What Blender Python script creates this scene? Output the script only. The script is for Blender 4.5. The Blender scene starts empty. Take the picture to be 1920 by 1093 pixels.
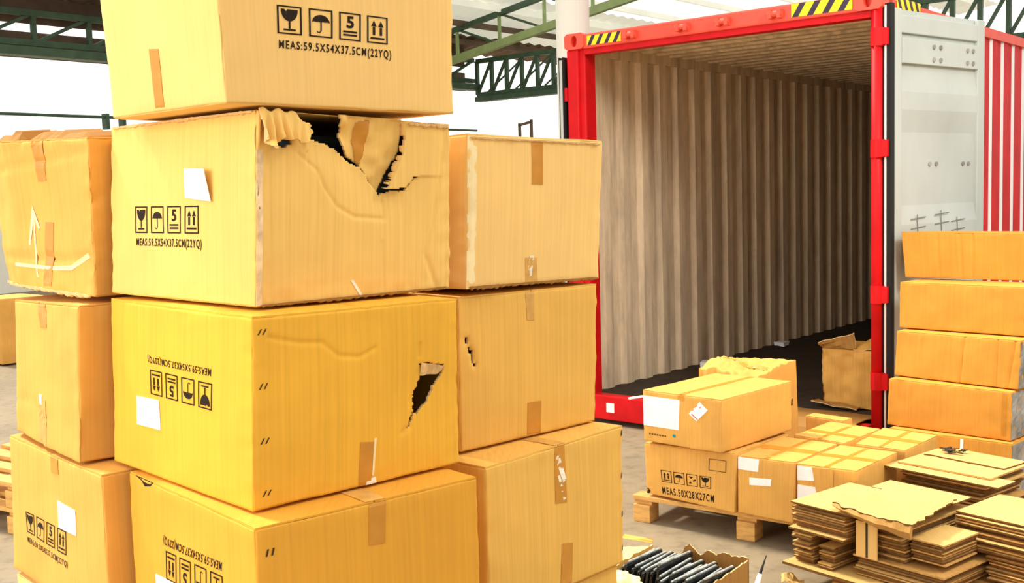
import bpy, bmesh, math, random
from mathutils import Vector, Matrix, noise
from mathutils.geometry import tessellate_polygon
random.seed(7)
SC = bpy.context.scene
COL = SC.collection
rad = math.radians

# ------------------------------------------------------------------ camera
cp, sp = math.cos(rad(5.12)), math.sin(rad(5.12))
cr, sr = math.cos(rad(-1.70)), math.sin(rad(-1.70))
fw = Vector((0, cp, -sp)); up0 = Vector((0, sp, cp)); rt0 = Vector((1, 0, 0))
rt = cr*rt0 + sr*up0; up = -sr*rt0 + cr*up0
cam_d = bpy.data.cameras.new('camera'); cam = bpy.data.objects.new('camera', cam_d); COL.objects.link(cam)
cam_d.sensor_width = 36; cam_d.sensor_fit = 'HORIZONTAL'; cam_d.lens = 36*2052.4/1920
cam_d.clip_start = .05; cam_d.clip_end = 400
M = Matrix((rt, up, -fw)).transposed().to_4x4(); M.translation = Vector((0, 0, 1.77))
cam.matrix_world = M
SC.camera = cam

# ------------------------------------------------------------------ light and exposure
w = bpy.data.worlds.new('sky'); SC.world = w; w.use_nodes = True
wt = w.node_tree; bg = wt.nodes['Background']; bg.inputs[0].default_value = (1, .985, .95, 1)
_tc = wt.nodes.new('ShaderNodeTexCoord'); _sx = wt.nodes.new('ShaderNodeSeparateXYZ'); wt.links.new(_tc.outputs['Generated'], _sx.inputs[0])
def wmap(sock, a0, a1, b0, b1):
    n = wt.nodes.new('ShaderNodeMapRange'); n.interpolation_type = 'SMOOTHSTEP'
    for i, v in zip((1, 2, 3, 4), (a0, a1, b0, b1)): n.inputs[i].default_value = v
    wt.links.new(sock, n.inputs[0]); return n.outputs[0]
_ad = wt.nodes.new('ShaderNodeMath'); _ad.operation = 'ADD'      # hazy white sky: bright overhead and beyond the open far sides
wt.links.new(wmap(_sx.outputs['Z'], 0, .85, .68, 1.25), _ad.inputs[0]); wt.links.new(wmap(_sx.outputs['Y'], .25, .75, 0, .75), _ad.inputs[1])
wt.links.new(_ad.outputs[0], bg.inputs[1])
sd = bpy.data.lights.new('sun', 'SUN'); sun = bpy.data.objects.new('sun', sd); COL.objects.link(sun)
sd.energy = 3.9; sd.angle = rad(9); sd.color = (1, .93, .80)
sun.rotation_euler = Vector((-.74, .60, 1.2)).to_track_quat('Z', 'Y').to_euler()
ad = bpy.data.lights.new('open_gate_daylight', 'AREA'); al = bpy.data.objects.new('open_gate_daylight', ad); COL.objects.link(al)
ad.shape = 'RECTANGLE'; ad.size = 6; ad.size_y = 4; ad.energy = 430; ad.color = (1, .95, .85)
al.location = (-6.5, -1.5, 3.0)
al.rotation_euler = (Vector((-6.5, -1.5, 3.0)) - Vector((-.6, 2.4, 1.4))).to_track_quat('Z', 'Y').to_euler()
ld_ = bpy.data.lights.new('container_fill_light', 'AREA'); lo_ = bpy.data.objects.new('container_fill_light', ld_); COL.objects.link(lo_)  # added unseen fill light that brightens the container mouth
ld_.shape = 'DISK'; ld_.size = 1.3; ld_.energy = 115; ld_.color = (1, .95, .84); lo_.location = (3.3, 3.6, 4.1)
lo_.rotation_euler = (Vector((3.3, 3.6, 4.1)) - Vector((1.3, 7.5, .9))).to_track_quat('Z', 'Y').to_euler()
SC.view_settings.view_transform = 'Standard'; SC.view_settings.look = 'None'
SC.view_settings.gamma = 1; SC.view_settings.use_curve_mapping = False
SC.view_settings.exposure = 0.25

# ------------------------------------------------------------------ materials
def lin(r, g, b):
    f = lambda c: (c/255/12.92) if c/255 <= .04045 else ((c/255+.055)/1.055)**2.4
    return (f(r), f(g), f(b), 1)

class NT:
    def __init__(s, name, rough=.7, spec=.3):
        s.m = bpy.data.materials.new(name); s.m.use_nodes = True; s.t = s.m.node_tree; s.n = s.t.nodes
        s.p = s.n['Principled BSDF']; s.p.inputs['Roughness'].default_value = rough
        s.p.inputs['Specular IOR Level'].default_value = spec
        s.tc = s.n.new('ShaderNodeTexCoord')
    def link(s, a, b): s.t.links.new(a, b)
    def noise(s, scale, vec='UV', sc=(1, 1, 1), detail=3, rough=.55):
        mp = s.n.new('ShaderNodeMapping'); mp.inputs['Scale'].default_value = sc
        s.link(s.tc.outputs[vec], mp.inputs[0])
        t = s.n.new('ShaderNodeTexNoise'); t.inputs['Scale'].default_value = scale
        t.inputs['Detail'].default_value = detail; t.inputs['Roughness'].default_value = rough
        s.link(mp.outputs[0], t.inputs[0]); return t.outputs['Fac']
    def ramp(s, fac, stops):
        r = s.n.new('ShaderNodeValToRGB'); e = r.color_ramp.elements
        while len(e) < len(stops): e.new(.5)
        for k, (p, c) in zip(e, stops): k.position = p; k.color = c
        s.link(fac, r.inputs[0]); return r.outputs[0]
    def mul(s, a, b, f=1):
        x = s.n.new('ShaderNodeMix'); x.data_type = 'RGBA'; x.blend_type = 'MULTIPLY'; x.inputs[0].default_value = f
        for v, i in ((a, 6), (b, 7)):
            if isinstance(v, (tuple, list)): x.inputs[i].default_value = v
            else: s.link(v, x.inputs[i])
        return x.outputs[2]
    def mix(s, fac, a, b):
        x = s.n.new('ShaderNodeMix'); x.data_type = 'RGBA'
        if isinstance(fac, float): x.inputs[0].default_value = fac
        else: s.link(fac, x.inputs[0])
        for v, i in ((a, 6), (b, 7)):
            if isinstance(v, (tuple, list)): x.inputs[i].default_value = v
            else: s.link(v, x.inputs[i])
        return x.outputs[2]
    def col(s, c):
        if isinstance(c, (tuple, list)): s.p.inputs['Base Color'].default_value = c
        else: s.link(c, s.p.inputs['Base Color'])
        return s
    def bump(s, h, strength=.2, dist=.002):
        b = s.n.new('ShaderNodeBump'); b.inputs['Strength'].default_value = strength; b.inputs['Distance'].default_value = dist
        s.link(h, b.inputs['Height']); s.link(b.outputs[0], s.p.inputs['Normal']); return s

def g(v): return (v, v, v, 1)
def card(name, c, streak=.10, blotch=.10, vec='UV'):
    m = NT(name, .78, .18)
    st = m.noise(1, vec, (110, 1.6, 1.6), 4, .6)
    s1 = m.ramp(st, [(.30, g(1-streak)), (.5, g(1)), (.72, g(1+streak*.9))])
    bl = m.noise(3.2, vec, (1, 1, 1), 4, .6)
    s2 = m.ramp(bl, [(.3, g(1-blotch)), (.7, g(1+blotch*.5))])
    sc = m.noise(1, vec, (26, 5, 5), 5, .7)
    s3 = m.ramp(sc, [(.70, g(0)), (.80, g(.22))])
    base = m.mul(m.mul(c, s1), s2)
    base = m.mix(s3, base, (min(1, c[0]*1.15), min(1, c[1]*1.3), min(1, c[2]*2.2), 1))
    m.col(base).bump(st, .22, .0012)
    return m.m
CARD = {
 'pale': card('pale_kraft_card', (.90, .58, .20, 1), .06, .06),
 'torn': card('worn_kraft_card', (.88, .55, .155, 1), .08, .08),
 'gold': card('golden_kraft_card', (.84, .44, .045, 1), .09, .08),
 'dark': card('ochre_kraft_card', (.76, .36, .04, 1), .07, .08),
 'tan': card('tan_kraft_card', (.80, .45, .095, 1), .09, .07),
 'brown': card('brown_kraft_card', (.74, .385, .085, 1), .08, .10),
 'orange': card('orange_kraft_card', (.72, .325, .05, 1), .09, .12),
 'small': card('small_box_kraft_card', (.73, .385, .088, 1), .10, .14),
}
CARD_EDGE = card('torn_card_edge', (.80, .53, .24, 1), .25, .2)
CARD_IN = card('card_inner_face_and_joint_shade', (.38, .185, .045, 1), .15, .2)
FLAT = card('flattened_card', (.66, .42, .135, 1), .06, .12, 'Object')
FLAT2 = card('browner_flattened_card', (.50, .27, .075, 1), .10, .15, 'Object')
def simple(name, c, rough=.6, spec=.3, var=.12, scale=6, vec='Object', sc=(1, 1, 1), metal=0):
    m = NT(name, rough, spec)
    n = m.noise(scale, vec, sc, 4)
    m.col(m.mul(c, m.ramp(n, [(.3, g(1-var)), (.7, g(1+var*.6))])))
    m.p.inputs['Metallic'].default_value = metal
    return m.m
INK = simple('black_print_ink', (.022, .012, .006, 1), .7, .15, .3, 40)
PAPER = simple('white_label_paper', (.95, .95, .93, 1), .6, .2, .02)
TAPE = simple('brown_packing_tape', (.60, .255, .03, 1), .35, .35, .12, 18)
TAPE_CLEAR = simple('clear_packing_tape', (.70, .38, .09, 1), .35, .35, .2, 30)
GLINT = simple('glinting_clear_tape', (.92, .85, .7, 1), .15, .7, .2, 30)  # clear tape with its glints put into the pale colour
RED = NT('red_container_paint', .5, .2)
RED.col(RED.mul((.64, .006, .010, 1), RED.ramp(RED.noise(5, 'Object'), [(.3, g(.8)), (.7, g(1.1))]))); RED = RED.m
RED_LIGHT = simple('sun_faded_red_paint', (.85, .085, .05, 1), .42, .45, .12, 4)
WHITE_AND_GLARE = simple('white_strip_and_painted_glare', (.86, .86, .85, 1), .5, .4, .05, 3)  # white of the gasket strip, and of reflections painted on wall slopes
DOOR_M = NT('off_white_door_paint', .45, .4)
_n = DOOR_M.noise(2.2, 'Object', (1, 1, .6), 5)
DOOR_M.col(DOOR_M.mul((.50, .53, .50, 1), DOOR_M.ramp(_n, [(.3, g(.88)), (.7, g(1.05))]))); DOOR_M = DOOR_M.m
IN_M = NT('weathered_beige_interior_paint', .6, .25)
_a = IN_M.noise(1, 'Object', (7, 7, .35), 5, .65); _b = IN_M.noise(9, 'Object', (1, 1, .25), 5, .7)
_c = IN_M.mul(IN_M.mul((.78, .63, .44, 1), IN_M.ramp(_a, [(.32, g(.62)), (.5, g(1)), (.7, g(1.15))])), IN_M.ramp(_b, [(.3, g(.75)), (.6, g(1.05))]))
_d = IN_M.ramp(IN_M.noise(16, 'Object', (1, 1, .5), 5, .7), [(.70, g(0)), (.76, g(.75))])
IN_M.col(IN_M.mix(_d, _c, (.10, .05, .022, 1))); IN_M = IN_M.m
WOODFLOOR = simple('dark_container_plywood', (.05, .035, .025, 1), .7, .2, .3, 8)
RUBBER = simple('black_rubber_gasket', (.02, .02, .02, 1), .6, .2, .1)
WOOD = NT('pallet_pine', .75, .2)
_a = WOOD.noise(3, 'Object', (3, 3, 14), 5, .65)
WOOD.col(WOOD.mul((.72, .40, .12, 1), WOOD.ramp(_a, [(.3, g(.62)), (.55, g(1)), (.75, g(1.15))]))); WOOD = WOOD.m
GREEN = simple('pale_green_steel_paint', (.30, .40, .17, 1), .5, .4, .2, 3)
GREEN_D = simple('dark_green_steel_paint', (.055, .11, .065, 1), .5, .4, .3, 3)
BLACKP = simple('glossy_black_plastic', (.016, .019, .018, 1), .22, .6, .4, 25)
GREYP = simple('dark_green_grey_plastic', (.055, .075, .062, 1), .3, .5, .3, 10)
STEEL = simple('scuffed_grey_film', (.30, .28, .25, 1), .3, .5, .5, 9)
ROOF_M = NT('glowing_weathered_roof_sheet', .7, .2)
ROOF_M.col(ROOF_M.mul((.70, .70, .62, 1), ROOF_M.ramp(ROOF_M.noise(.6, 'Object', (1, 1, 1), 5), [(.3, g(.7)), (.7, g(1.1))]))); ROOF_M.p.inputs['Emission Color'].default_value = (.95, .95, .80, 1); ROOF_M.p.inputs['Emission Strength'].default_value = .38; ROOF_M = ROOF_M.m  # emission added to brighten sheets and purlins seen from below
BROWN = simple('brown_fascia_sheet', (.17, .12, .085, 1), .7, .2, .35, 1.2)
WALL_M = simple('whitewashed_wall', (.90, .90, .80, 1), .8, .15, .06, .5)
FLOOR = NT('bare_concrete_floor', .7, .25)
_a = FLOOR.noise(.9, 'Object', (1, 1, 1), 6, .65); _b = FLOOR.noise(9, 'Object', (1, 1, 1), 6, .7)
_c = FLOOR.mul((.27, .21, .13, 1), FLOOR.ramp(_a, [(.3, g(.78)), (.7, g(1.12))]))
_c = FLOOR.mul(_c, FLOOR.ramp(_b, [(.33, g(.72)), (.5, g(1)), (.7, g(1.08))]))
FLOOR.col(_c).bump(_b, .15, .004); FLOOR = FLOOR.m
SKYLIGHT = NT('translucent_skylight_sheet', .6, .2); SKYLIGHT.col((.9, .9, .87, 1))
SKYLIGHT.p.inputs['Emission Color'].default_value = (1, .99, .95, 1); SKYLIGHT.p.inputs['Emission Strength'].default_value = .75; SKYLIGHT = SKYLIGHT.m
YELLOW = simple('yellow_hazard_paint', (.95, .72, .01, 1), .45, .4, .05)
STRIPE_D = simple('dark_hazard_stripe', (.035, .02, .05, 1), .5, .4, .1)
TEAL = simple('teal_sticker_print', (.02, .28, .30, 1), .5, .3, .05)
REDINK = simple('red_sticker_print', (.75, .10, .06, 1), .5, .3, .1)
INK_FADED = simple('faded_brown_print', (.16, .075, .02, 1), .7, .15, .3, 40)
PEN = simple('grey_marker_scribble', (.22, .21, .19, 1), .7, .2, .2)
SCUFF = simple('pale_scuffed_card', (.92, .74, .40, 1), .75, .15, .1, 20)

# ------------------------------------------------------------------ helpers
def link(name, me, parent=None):
    o = bpy.data.objects.new(name, me); COL.objects.link(o)
    if parent is not None: o.parent = parent
    return o
def mesh_obj(name, bm, mats, parent=None, smooth=False):
    me = bpy.data.meshes.new(name); bm.normal_update(); bm.to_mesh(me); bm.free()
    for m in (mats if isinstance(mats, (list, tuple)) else [mats]): me.materials.append(m)
    if smooth:
        for p in me.polygons: p.use_smooth = True
    o = link(name, me)
    if parent is not None:
        o.parent = parent
        if parent.type == 'EMPTY' or True:
            o.matrix_parent_inverse = parent.matrix_basis.inverted()
    return o
def tag(o, label=None, cat=None, group=None, kind=None):
    for k, v in (('label', label), ('category', cat), ('group', group), ('kind', kind)):
        if v: o[k] = v
    return o
def empty(name, loc, label=None, cat=None, group=None, kind=None):
    o = bpy.data.objects.new(name, None); COL.objects.link(o); o.location = loc; o.empty_display_size = .05
    return tag(o, label, cat, group, kind)
def hexa(bm, c, mi=0):
    """c: ft lt rt bt fb lb rb bb"""
    v = [bm.verts.new(x) for x in c]
    for f in ((0, 2, 3, 1), (4, 5, 7, 6), (0, 1, 5, 4), (0, 4, 6, 2), (1, 3, 7, 5), (2, 6, 7, 3)):
        bm.faces.new([v[i] for i in f]).material_index = mi
    return v
def fbox(bm, fr, x, y, z, mi=0, bev=0):
    """box in a frame fr(l,s,z)"""
    c = [fr(a, b, e) for e in (z[1], z[0]) for a, b in ((x[0], y[0]), (x[1], y[0]), (x[0], y[1]), (x[1], y[1]))]
    v = hexa(bm, c, mi)
    if bev:
        es = {e for q in v for e in q.link_edges}
        bmesh.ops.bevel(bm, geom=list(es), offset=bev, segments=2, profile=.6, affect='EDGES')
def fix(bm): bmesh.ops.recalc_face_normals(bm, faces=bm.faces[:])
def beam(bm, p, q, wd, h=None, mi=0, upv=Vector((0, 0, 1))):
    p, q = Vector(p), Vector(q); d = (q-p).normalized(); h = h or wd
    s = d.cross(upv)
    if s.length < 1e-4: s = d.cross(Vector((1, 0, 0)))
    s.normalize(); u = s.cross(d)
    vs = [bm.verts.new(e + s*a*wd/2 + u*b*h/2) for e in (p, q) for a, b in ((-1, -1), (1, -1), (1, 1), (-1, 1))]
    for f in ((3, 2, 1, 0), (4, 5, 6, 7), (0, 1, 5, 4), (1, 2, 6, 5), (2, 3, 7, 6), (3, 0, 4, 7)):
        bm.faces.new([vs[i] for i in f]).material_index = mi
def cyl(bm, p, q, r, n=12, r2=None, mi=0):
    p, q = Vector(p), Vector(q); d = (q-p).normalized(); r2 = r if r2 is None else r2
    s = d.orthogonal().normalized(); u = d.cross(s)
    A = [bm.verts.new(p + (s*math.cos(t)+u*math.sin(t))*r) for t in [i*math.tau/n for i in range(n)]]
    B = [bm.verts.new(q + (s*math.cos(t)+u*math.sin(t))*r2) for t in [i*math.tau/n for i in range(n)]]
    for i in range(n): bm.faces.new((A[i], A[(i+1) % n], B[(i+1) % n], B[i])).material_index = mi
    bm.faces.new(A[::-1]).material_index = mi; bm.faces.new(B).material_index = mi

# ------------------------------------------------------------------ large structure: floor, walls, roof
KX, KY, KA = 2.309, 6.794, rad(49.47)
Rv = Vector((math.cos(KA), math.sin(KA), 0)); Lv = Vector((-math.sin(KA), math.cos(KA), 0))
def K3(l, s, z): return Vector((KX, KY, 0)) + Lv*l + Rv*s + Vector((0, 0, z))
bm = bmesh.new()
for a in range(-3, 3):
    pass
vs = [bm.verts.new(p) for p in ((-45, -25, 0), (45, -25, 0), (45, 60, 0), (-45, 60, 0))]
bm.faces.new(vs); tag(mesh_obj('floor', bm, FLOOR), kind='structure')
WL, WS = 20.2, 18.5                                    # left wall line, far wall line (container frame)
bm = bmesh.new(); fbox(bm, K3, (WL, WL+.25), (-4, WS), (0, 2.6)); tag(mesh_obj('wall_left', bm, WALL_M), kind='structure')
bm = bmesh.new(); fbox(bm, K3, (-14, WL+.25), (WS, WS+.25), (0, 2.4)); tag(mesh_obj('wall_back', bm, WALL_M), kind='structure')
# pipe rail running along the left wall
t = empty('pipe_rail', K3(WL-.1, 5, 3.6), 'thin dark pipe rail running along the pale left wall under the green girder', 'rail')
bm = bmesh.new(); cyl(bm, K3(WL-.12, -4, 3.72), K3(WL-.12, WS, 3.72), .035); mesh_obj('pipe', bm, GREEN_D, t)
for s in (1.2, 3.6, 6.2, 6.6, 9, 12, 15):
    bm = bmesh.new(); fbox(bm, K3, (WL-.2, WL), (s, s+.08), (3.45, 3.80)); mesh_obj('bracket', bm, GREEN_D, t)
# fascia above the left opening
bm = bmesh.new(); fbox(bm, K3, (WL+.3, WL+.36), (-4, WS), (4.95, 5.50)); fbox(bm, K3, (WL+.3, WL+.36), (-4, WS), (5.68, 6.25))
tag(mesh_obj('wall_left_fascia', bm, BROWN), kind='structure')
RZ = lambda l: 6.30 + .152*(20.2-l) if l >= 6 else 6.30+.152*14.2-.152*(6-l)
def roof_strip(l0, l1, s0, s1, bm):
    n = max(2, int((s1-s0)/.13)); prev = None
    for i in range(n+1):
        s = s0+(s1-s0)*i/n; dz = .03*math.sin(i*math.pi*.5)
        row = [bm.verts.new(K3(l0, s, RZ(l0)+dz)), bm.verts.new(K3(l1, s, RZ(l1)+dz))]
        if prev: bm.faces.new((prev[0], prev[1], row[1], row[0]))
        prev = row
bo, bs, bb_ = bmesh.new(), bmesh.new(), bmesh.new()
for l0, l1, sk in ((21, 19.4, 2), (19.4, 16.2, 0), (16.2, 11, 1), (11, 9.6, 0), (9.6, 6, 1), (6, 2.5, 1), (2.5, 1, 0), (1, -6, 1), (-6, -14, 0)):
    roof_strip(l0, l1, 3 if l0 > 6 else 6, WS+16, (bo, bs, bb_)[sk])
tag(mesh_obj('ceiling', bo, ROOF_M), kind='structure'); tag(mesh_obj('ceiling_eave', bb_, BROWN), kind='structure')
tag(mesh_obj('window_1', bs, SKYLIGHT), kind='structure')
k = 2
for l in (19.6, 18.2, 16.8, 15.4, 14.0, 12.6, 11.2, 9.8, 8.4, 7.0, 5, 3.4, 1.8, .2, -1.6, -3.4):
    bm = bmesh.new(); beam(bm, K3(l, 3 if l > 6 else 6, RZ(l)-.13), K3(l, WS+15, RZ(l)-.13), .07, .16)
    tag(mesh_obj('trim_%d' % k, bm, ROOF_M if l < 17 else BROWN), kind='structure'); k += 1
def lattice(name, P, Q, depth, n, mat, wd, label, cat, group=None, Vup=Vector((0, 0, 1)), matb=None):
    """parallel-chord lattice girder from P to Q (bottom chord ends)"""
    P, Q = Vector(P), Vector(Q); t = empty(name, P, label, cat, group)
    bm = bmesh.new(); beam(bm, P, Q, wd*1.3, wd*1.3); mesh_obj('bottom_chord', bm, matb or mat, t)
    bm = bmesh.new(); beam(bm, P+Vup*depth, Q+Vup*depth, wd*1.3, wd*1.3); mesh_obj('top_chord', bm, mat, t)
    for i in range(n):
        a = P.lerp(Q, i/n); b = P.lerp(Q, (i+1)/n)
        bm = bmesh.new(); beam(bm, a, a+Vup*depth, wd, wd, upv=(Q-P).normalized()); mesh_obj('web_post', bm, mat, t)
        bm = bmesh.new(); beam(bm, a, b+Vup*depth, wd*.7, wd*.7); mesh_obj('web_diagonal', bm, mat, t)
    return t
lattice('roof_girder', K3(WL-.05, -4, 5.22), K3(WL-.05, WS, 5.22), .62, 18, GREEN_D, .10,
        'dark green lattice girder above the pale left wall, left of the tall carton stack', 'girder')
lattice('roof_girder', K3(WL-.3, WS-.1, 4.78), K3(-6, WS-.1, 4.78), 1.0, 44, GREEN_D, .10,
        'dark green lattice girder along the far wall, between the top carton and the white column', 'girder')
for i in range(12):
    l = 19.6-i*1.1; bm = bmesh.new(); beam(bm, K3(l, WS-.05, 4.8), K3(l-.9, WS+.6, 5.8), .05); mesh_obj('cross_brace', bm, GREEN_D, COL.objects['roof_girder.001'])
bm = bmesh.new(); fbox(bm, K3, (WL-.35, WL), (-4, WS), (4.92, 5.10)); mesh_obj('ledge', bm, GREEN_D, COL.objects['roof_girder'])
bm = bmesh.new(); fbox(bm, K3, (-6, WL-.35), (WS-.3, WS), (4.56, 4.70)); mesh_obj('ledge', bm, GREEN_D, COL.objects['roof_girder.001'])
zb = lambda l: 5.28+.152*(20.2-l)
for s, lab in ((16, 'pale green sloping roof truss seen on both sides of the white column'),
               (10, 'pale green sloping roof truss one bay nearer than the truss by the far wall')):
    t = empty('roof_truss', K3(20, s, zb(20)), lab, 'roof truss')
    for l0, l1 in ((20, 6), (6, -8)):
        za = (lambda l: zb(l)) if l0 > 6 else (lambda l: zb(6)-.152*(6-l))
        bm = bmesh.new(); beam(bm, K3(l0, s, za(l0)), K3(l1, s, za(l1)), .16, .20); mesh_obj('bottom_chord', bm, GREEN, t)
        bm = bmesh.new(); beam(bm, K3(l0, s, za(l0)+.80), K3(l1, s, za(l1)+.80), .12, .14); mesh_obj('top_chord', bm, GREEN_D, t)
        n = 9
        for i in range(n):
            a = l0+(l1-l0)*i/n; b = l0+(l1-l0)*(i+1)/n
            bm = bmesh.new(); beam(bm, K3(a, s, za(a)), K3(a, s, za(a)+.8), .07, .07, upv=Lv); mesh_obj('web_post', bm, GREEN, t)
            bm = bmesh.new(); beam(bm, K3(a, s, za(a)+.8), K3(b, s, za(b)), .06, .06); mesh_obj('web_diagonal', bm, GREEN_D, t)
bm = bmesh.new(); cyl(bm, K3(5.53, 4.2, 0), K3(5.53, 4.2, 7.6), .205, 28); tag(mesh_obj('column', bm, WALL_M), kind='structure')
t = empty('wall_bracket', K3(18.2, WS, 2.4), 'small brown bracket on top of the far white wall above the right-hand carton stack', 'bracket')
for a, b in (((18.45, 2.4), (18.45, 3.84)), ((18.0, 2.4), (18.0, 3.92)), ((17.97, 3.86), (18.48, 3.78))):
    bm = bmesh.new(); beam(bm, K3(a[0], WS+.1, a[1]), K3(b[0], WS+.1, b[1]), .07, .07, upv=Rv); mesh_obj('bracket_bar', bm, BROWN, t)

# ------------------------------------------------------------------ shipping container
CT, CB, CW, CLEN = 2.945, .04, 2.438, 12.19
ct = empty('shipping_container', K3(CW/2, 0, CB), 'large red open shipping container with beige corrugated interior and its doors swung back', 'shipping container')
def cpart(name, boxes, mat, parent=None, bev=0):
    bm = bmesh.new()
    for b in boxes: fbox(bm, K3, *b, bev=bev)
    fix(bm); return mesh_obj(name, bm, mat, parent or ct)
cpart('header', [((.16, CW-.16), (0, .10), (2.825, CT-.01))], RED_LIGHT, bev=.012)
cpart('header_lip', [((.08, CW-.16), (.02, .12), (2.785, 2.825))], RED)
cpart('sill', [((.10, CW-.10), (0, .10), (CB, .225))], RED, bev=.01)
cpart('sill_label', [((2.06, 2.13), (-.003, 0), (.10, .17))], PAPER)
cpart('corner_post', [((CW-.11, CW-.005), (.005, .10), (.15, 2.83)), ((CW-.16, CW-.06), (.03, .16), (.15, 2.83))], RED, bev=.012)
bm = bmesh.new(); cyl(bm, K3(.048, .03, .15), K3(.048, .03, 2.84), .034, 16); fix(bm)
hp = mesh_obj('corner_post', bm, RED, ct, True)
for z in (.52, 1.07, 1.98, 2.66):
    bm = bmesh.new(); cyl(bm, K3(.040, .03, z-.055), K3(.040, .03, z+.055), .046, 16)
    fbox(bm, K3, (-.03, .03), (.0, .06), (z-.05, z+.05)); fix(bm); mesh_obj('hinge_lug', bm, RED, hp, False)
def casting(l0, z0, zh):
    bm = bmesh.new(); l1, z1 = l0+.178, z0+zh
    n = 20; cx, cz = (l0+l1)/2, (z0+z1)/2
    outer, inner, deep = [], [], []
    for i in range(n):
        t = i*math.tau/n; c, s = math.cos(t), math.sin(t)
        k = 1/max(abs(c), abs(s))
        outer.append(bm.verts.new(K3(cx+c*k*.089, -.012, cz+s*k*zh/2)))
        inner.append(bm.verts.new(K3(cx+c*.028, -.012, cz+s*.042)))
        deep.append(bm.verts.new(K3(cx+c*.028, .05, cz+s*.042)))
    for i in range(n):
        j = (i+1) % n
        bm.faces.new((outer[i], outer[j], inner[j], inner[i])); bm.faces.new((inner[i], inner[j], deep[j], deep[i]))
    bm.faces.new(deep)
    back = [bm.verts.new(v.co + Rv*.175) for v in outer]
    for i in range(n): bm.faces.new((outer[i], back[i], back[(i+1) % n], outer[(i+1) % n]))
    bm.faces.new(back); fix(bm); mesh_obj('corner_casting', bm, RED_LIGHT, ct)
for l0 in (CW-.178, 0):
    casting(l0, CT-.118, .118); casting(l0, CB, .118)
for l in (1.835, 1.40, 1.085, .70):
    bm = bmesh.new(); fbox(bm, K3, (l-.045, l-.02), (-.05, .0), (2.85, 2.905)); fbox(bm, K3, (l+.02, l+.045), (-.05, .0), (2.85, 2.905))
    cyl(bm, K3(l-.05, -.03, 2.878), K3(l+.05, -.03, 2.878), .02, 10); fix(bm); mesh_obj('lock_keeper', bm, RED_LIGHT, ct)
def hazard(fr, a0, a1, z0, z1, n):
    bm = bmesh.new(); f = lambda a, z: fr(a, z)
    v = [bm.verts.new(f(*p)) for p in ((a0, z0), (a1, z0), (a1, z1), (a0, z1))]; bm.faces.new(v)
    o = mesh_obj('hazard_sticker', bm, YELLOW, ct)
    bm = bmesh.new(); st = (a1-a0)/n
    for i in range(n):
        b = a0+st*i
        v = [bm.verts.new(f(*p)+nn) for p, nn in zip(((b, z1), (b+st*.42, z1), (min(b+st*.95, a1) if a1 > a0 else max(b+st*.95, a1), z0), (b+st*.53, z0)), [(-Rv*.001) if fr is hf else (-Lv*.001)]*4)]
        bm.faces.new(v)
    mesh_obj('sticker_stripe', bm, STRIPE_D, o)
hf = lambda a, z: K3(a, -.002, z)
hs = lambda a, z: K3(-.004, a, z)
hazard(hf, 1.93, 2.235, 2.845, 2.915, 4); hazard(hf, .19, .60, 2.845, 2.93, 4); hazard(hs, .22, .62, 2.84, 2.92, 4)
# corrugated panels
def corr(fr, length, pitch, depth, mats, name, lo, hi, flat=.36, slope=.14, two=True, alt=None):
    """fr(t, d, e): t along, d depth, e across"""
    bm = bmesh.new(); prof = []; t = 0
    while t < length:
        for u, d in ((0, 0), (flat, 0), (flat+slope, 1), (2*flat+slope, 1), (1, 0)):
            tt = t+u*pitch
            if tt <= length and (not prof or tt > prof[-1][0]): prof.append((tt, d*depth))
        t += pitch
    for side in range(2 if two else 1):
        off = .003*side; prev = None
        for i, (tt, d) in enumerate(prof):
            row = (bm.verts.new(fr(tt, d+off, lo)), bm.verts.new(fr(tt, d+off, hi)))
            if prev:
                fc = bm.faces.new((prev[0], prev[1], row[1], row[0])); fc.material_index = side
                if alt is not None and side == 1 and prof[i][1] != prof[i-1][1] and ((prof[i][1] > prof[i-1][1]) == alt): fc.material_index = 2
            prev = row
    return mesh_obj(name, bm, mats, ct)
corr(lambda t, d, e: K3(2.385+d, .10+t, e), CLEN-.2, .278, .036, [IN_M, RED], 'side_wall', .185, 2.80)
corr(lambda t, d, e: K3(.035-d, .10+t, e), CLEN-.2, .278, .016, [IN_M, RED, WHITE_AND_GLARE], 'side_wall', .21, 2.84, alt=True, flat=.42, slope=.08)  # slopes turned to the camera are white: bright reflection painted as colour
corr(lambda t, d, e: K3(e, .12+t, 2.868+d), CLEN-.2, .209, .032, [IN_M, RED], 'roof_panel', .06, 2.38)
corr(lambda t, d, e: K3(.06+t, CLEN-.06+d, e), 2.32, .25, .036, [IN_M, RED], 'end_wall', .2, 2.84)
cpart('floor_panel', [((.06, 2.424), (.10, CLEN), (.10, .195))], WOODFLOOR)
cpart('bottom_rail', [((0, .06), (.1, CLEN), (CB, .19))], RED); cpart('bottom_rail', [((CW-.012, CW), (.1, CLEN), (CB, .19))], RED)
cpart('top_rail', [((0, .06), (.1, CLEN), (2.83, 2.90))], RED_LIGHT); cpart('top_rail', [((CW-.06, CW), (.1, CLEN), (2.80, 2.90))], IN_M)
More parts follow.
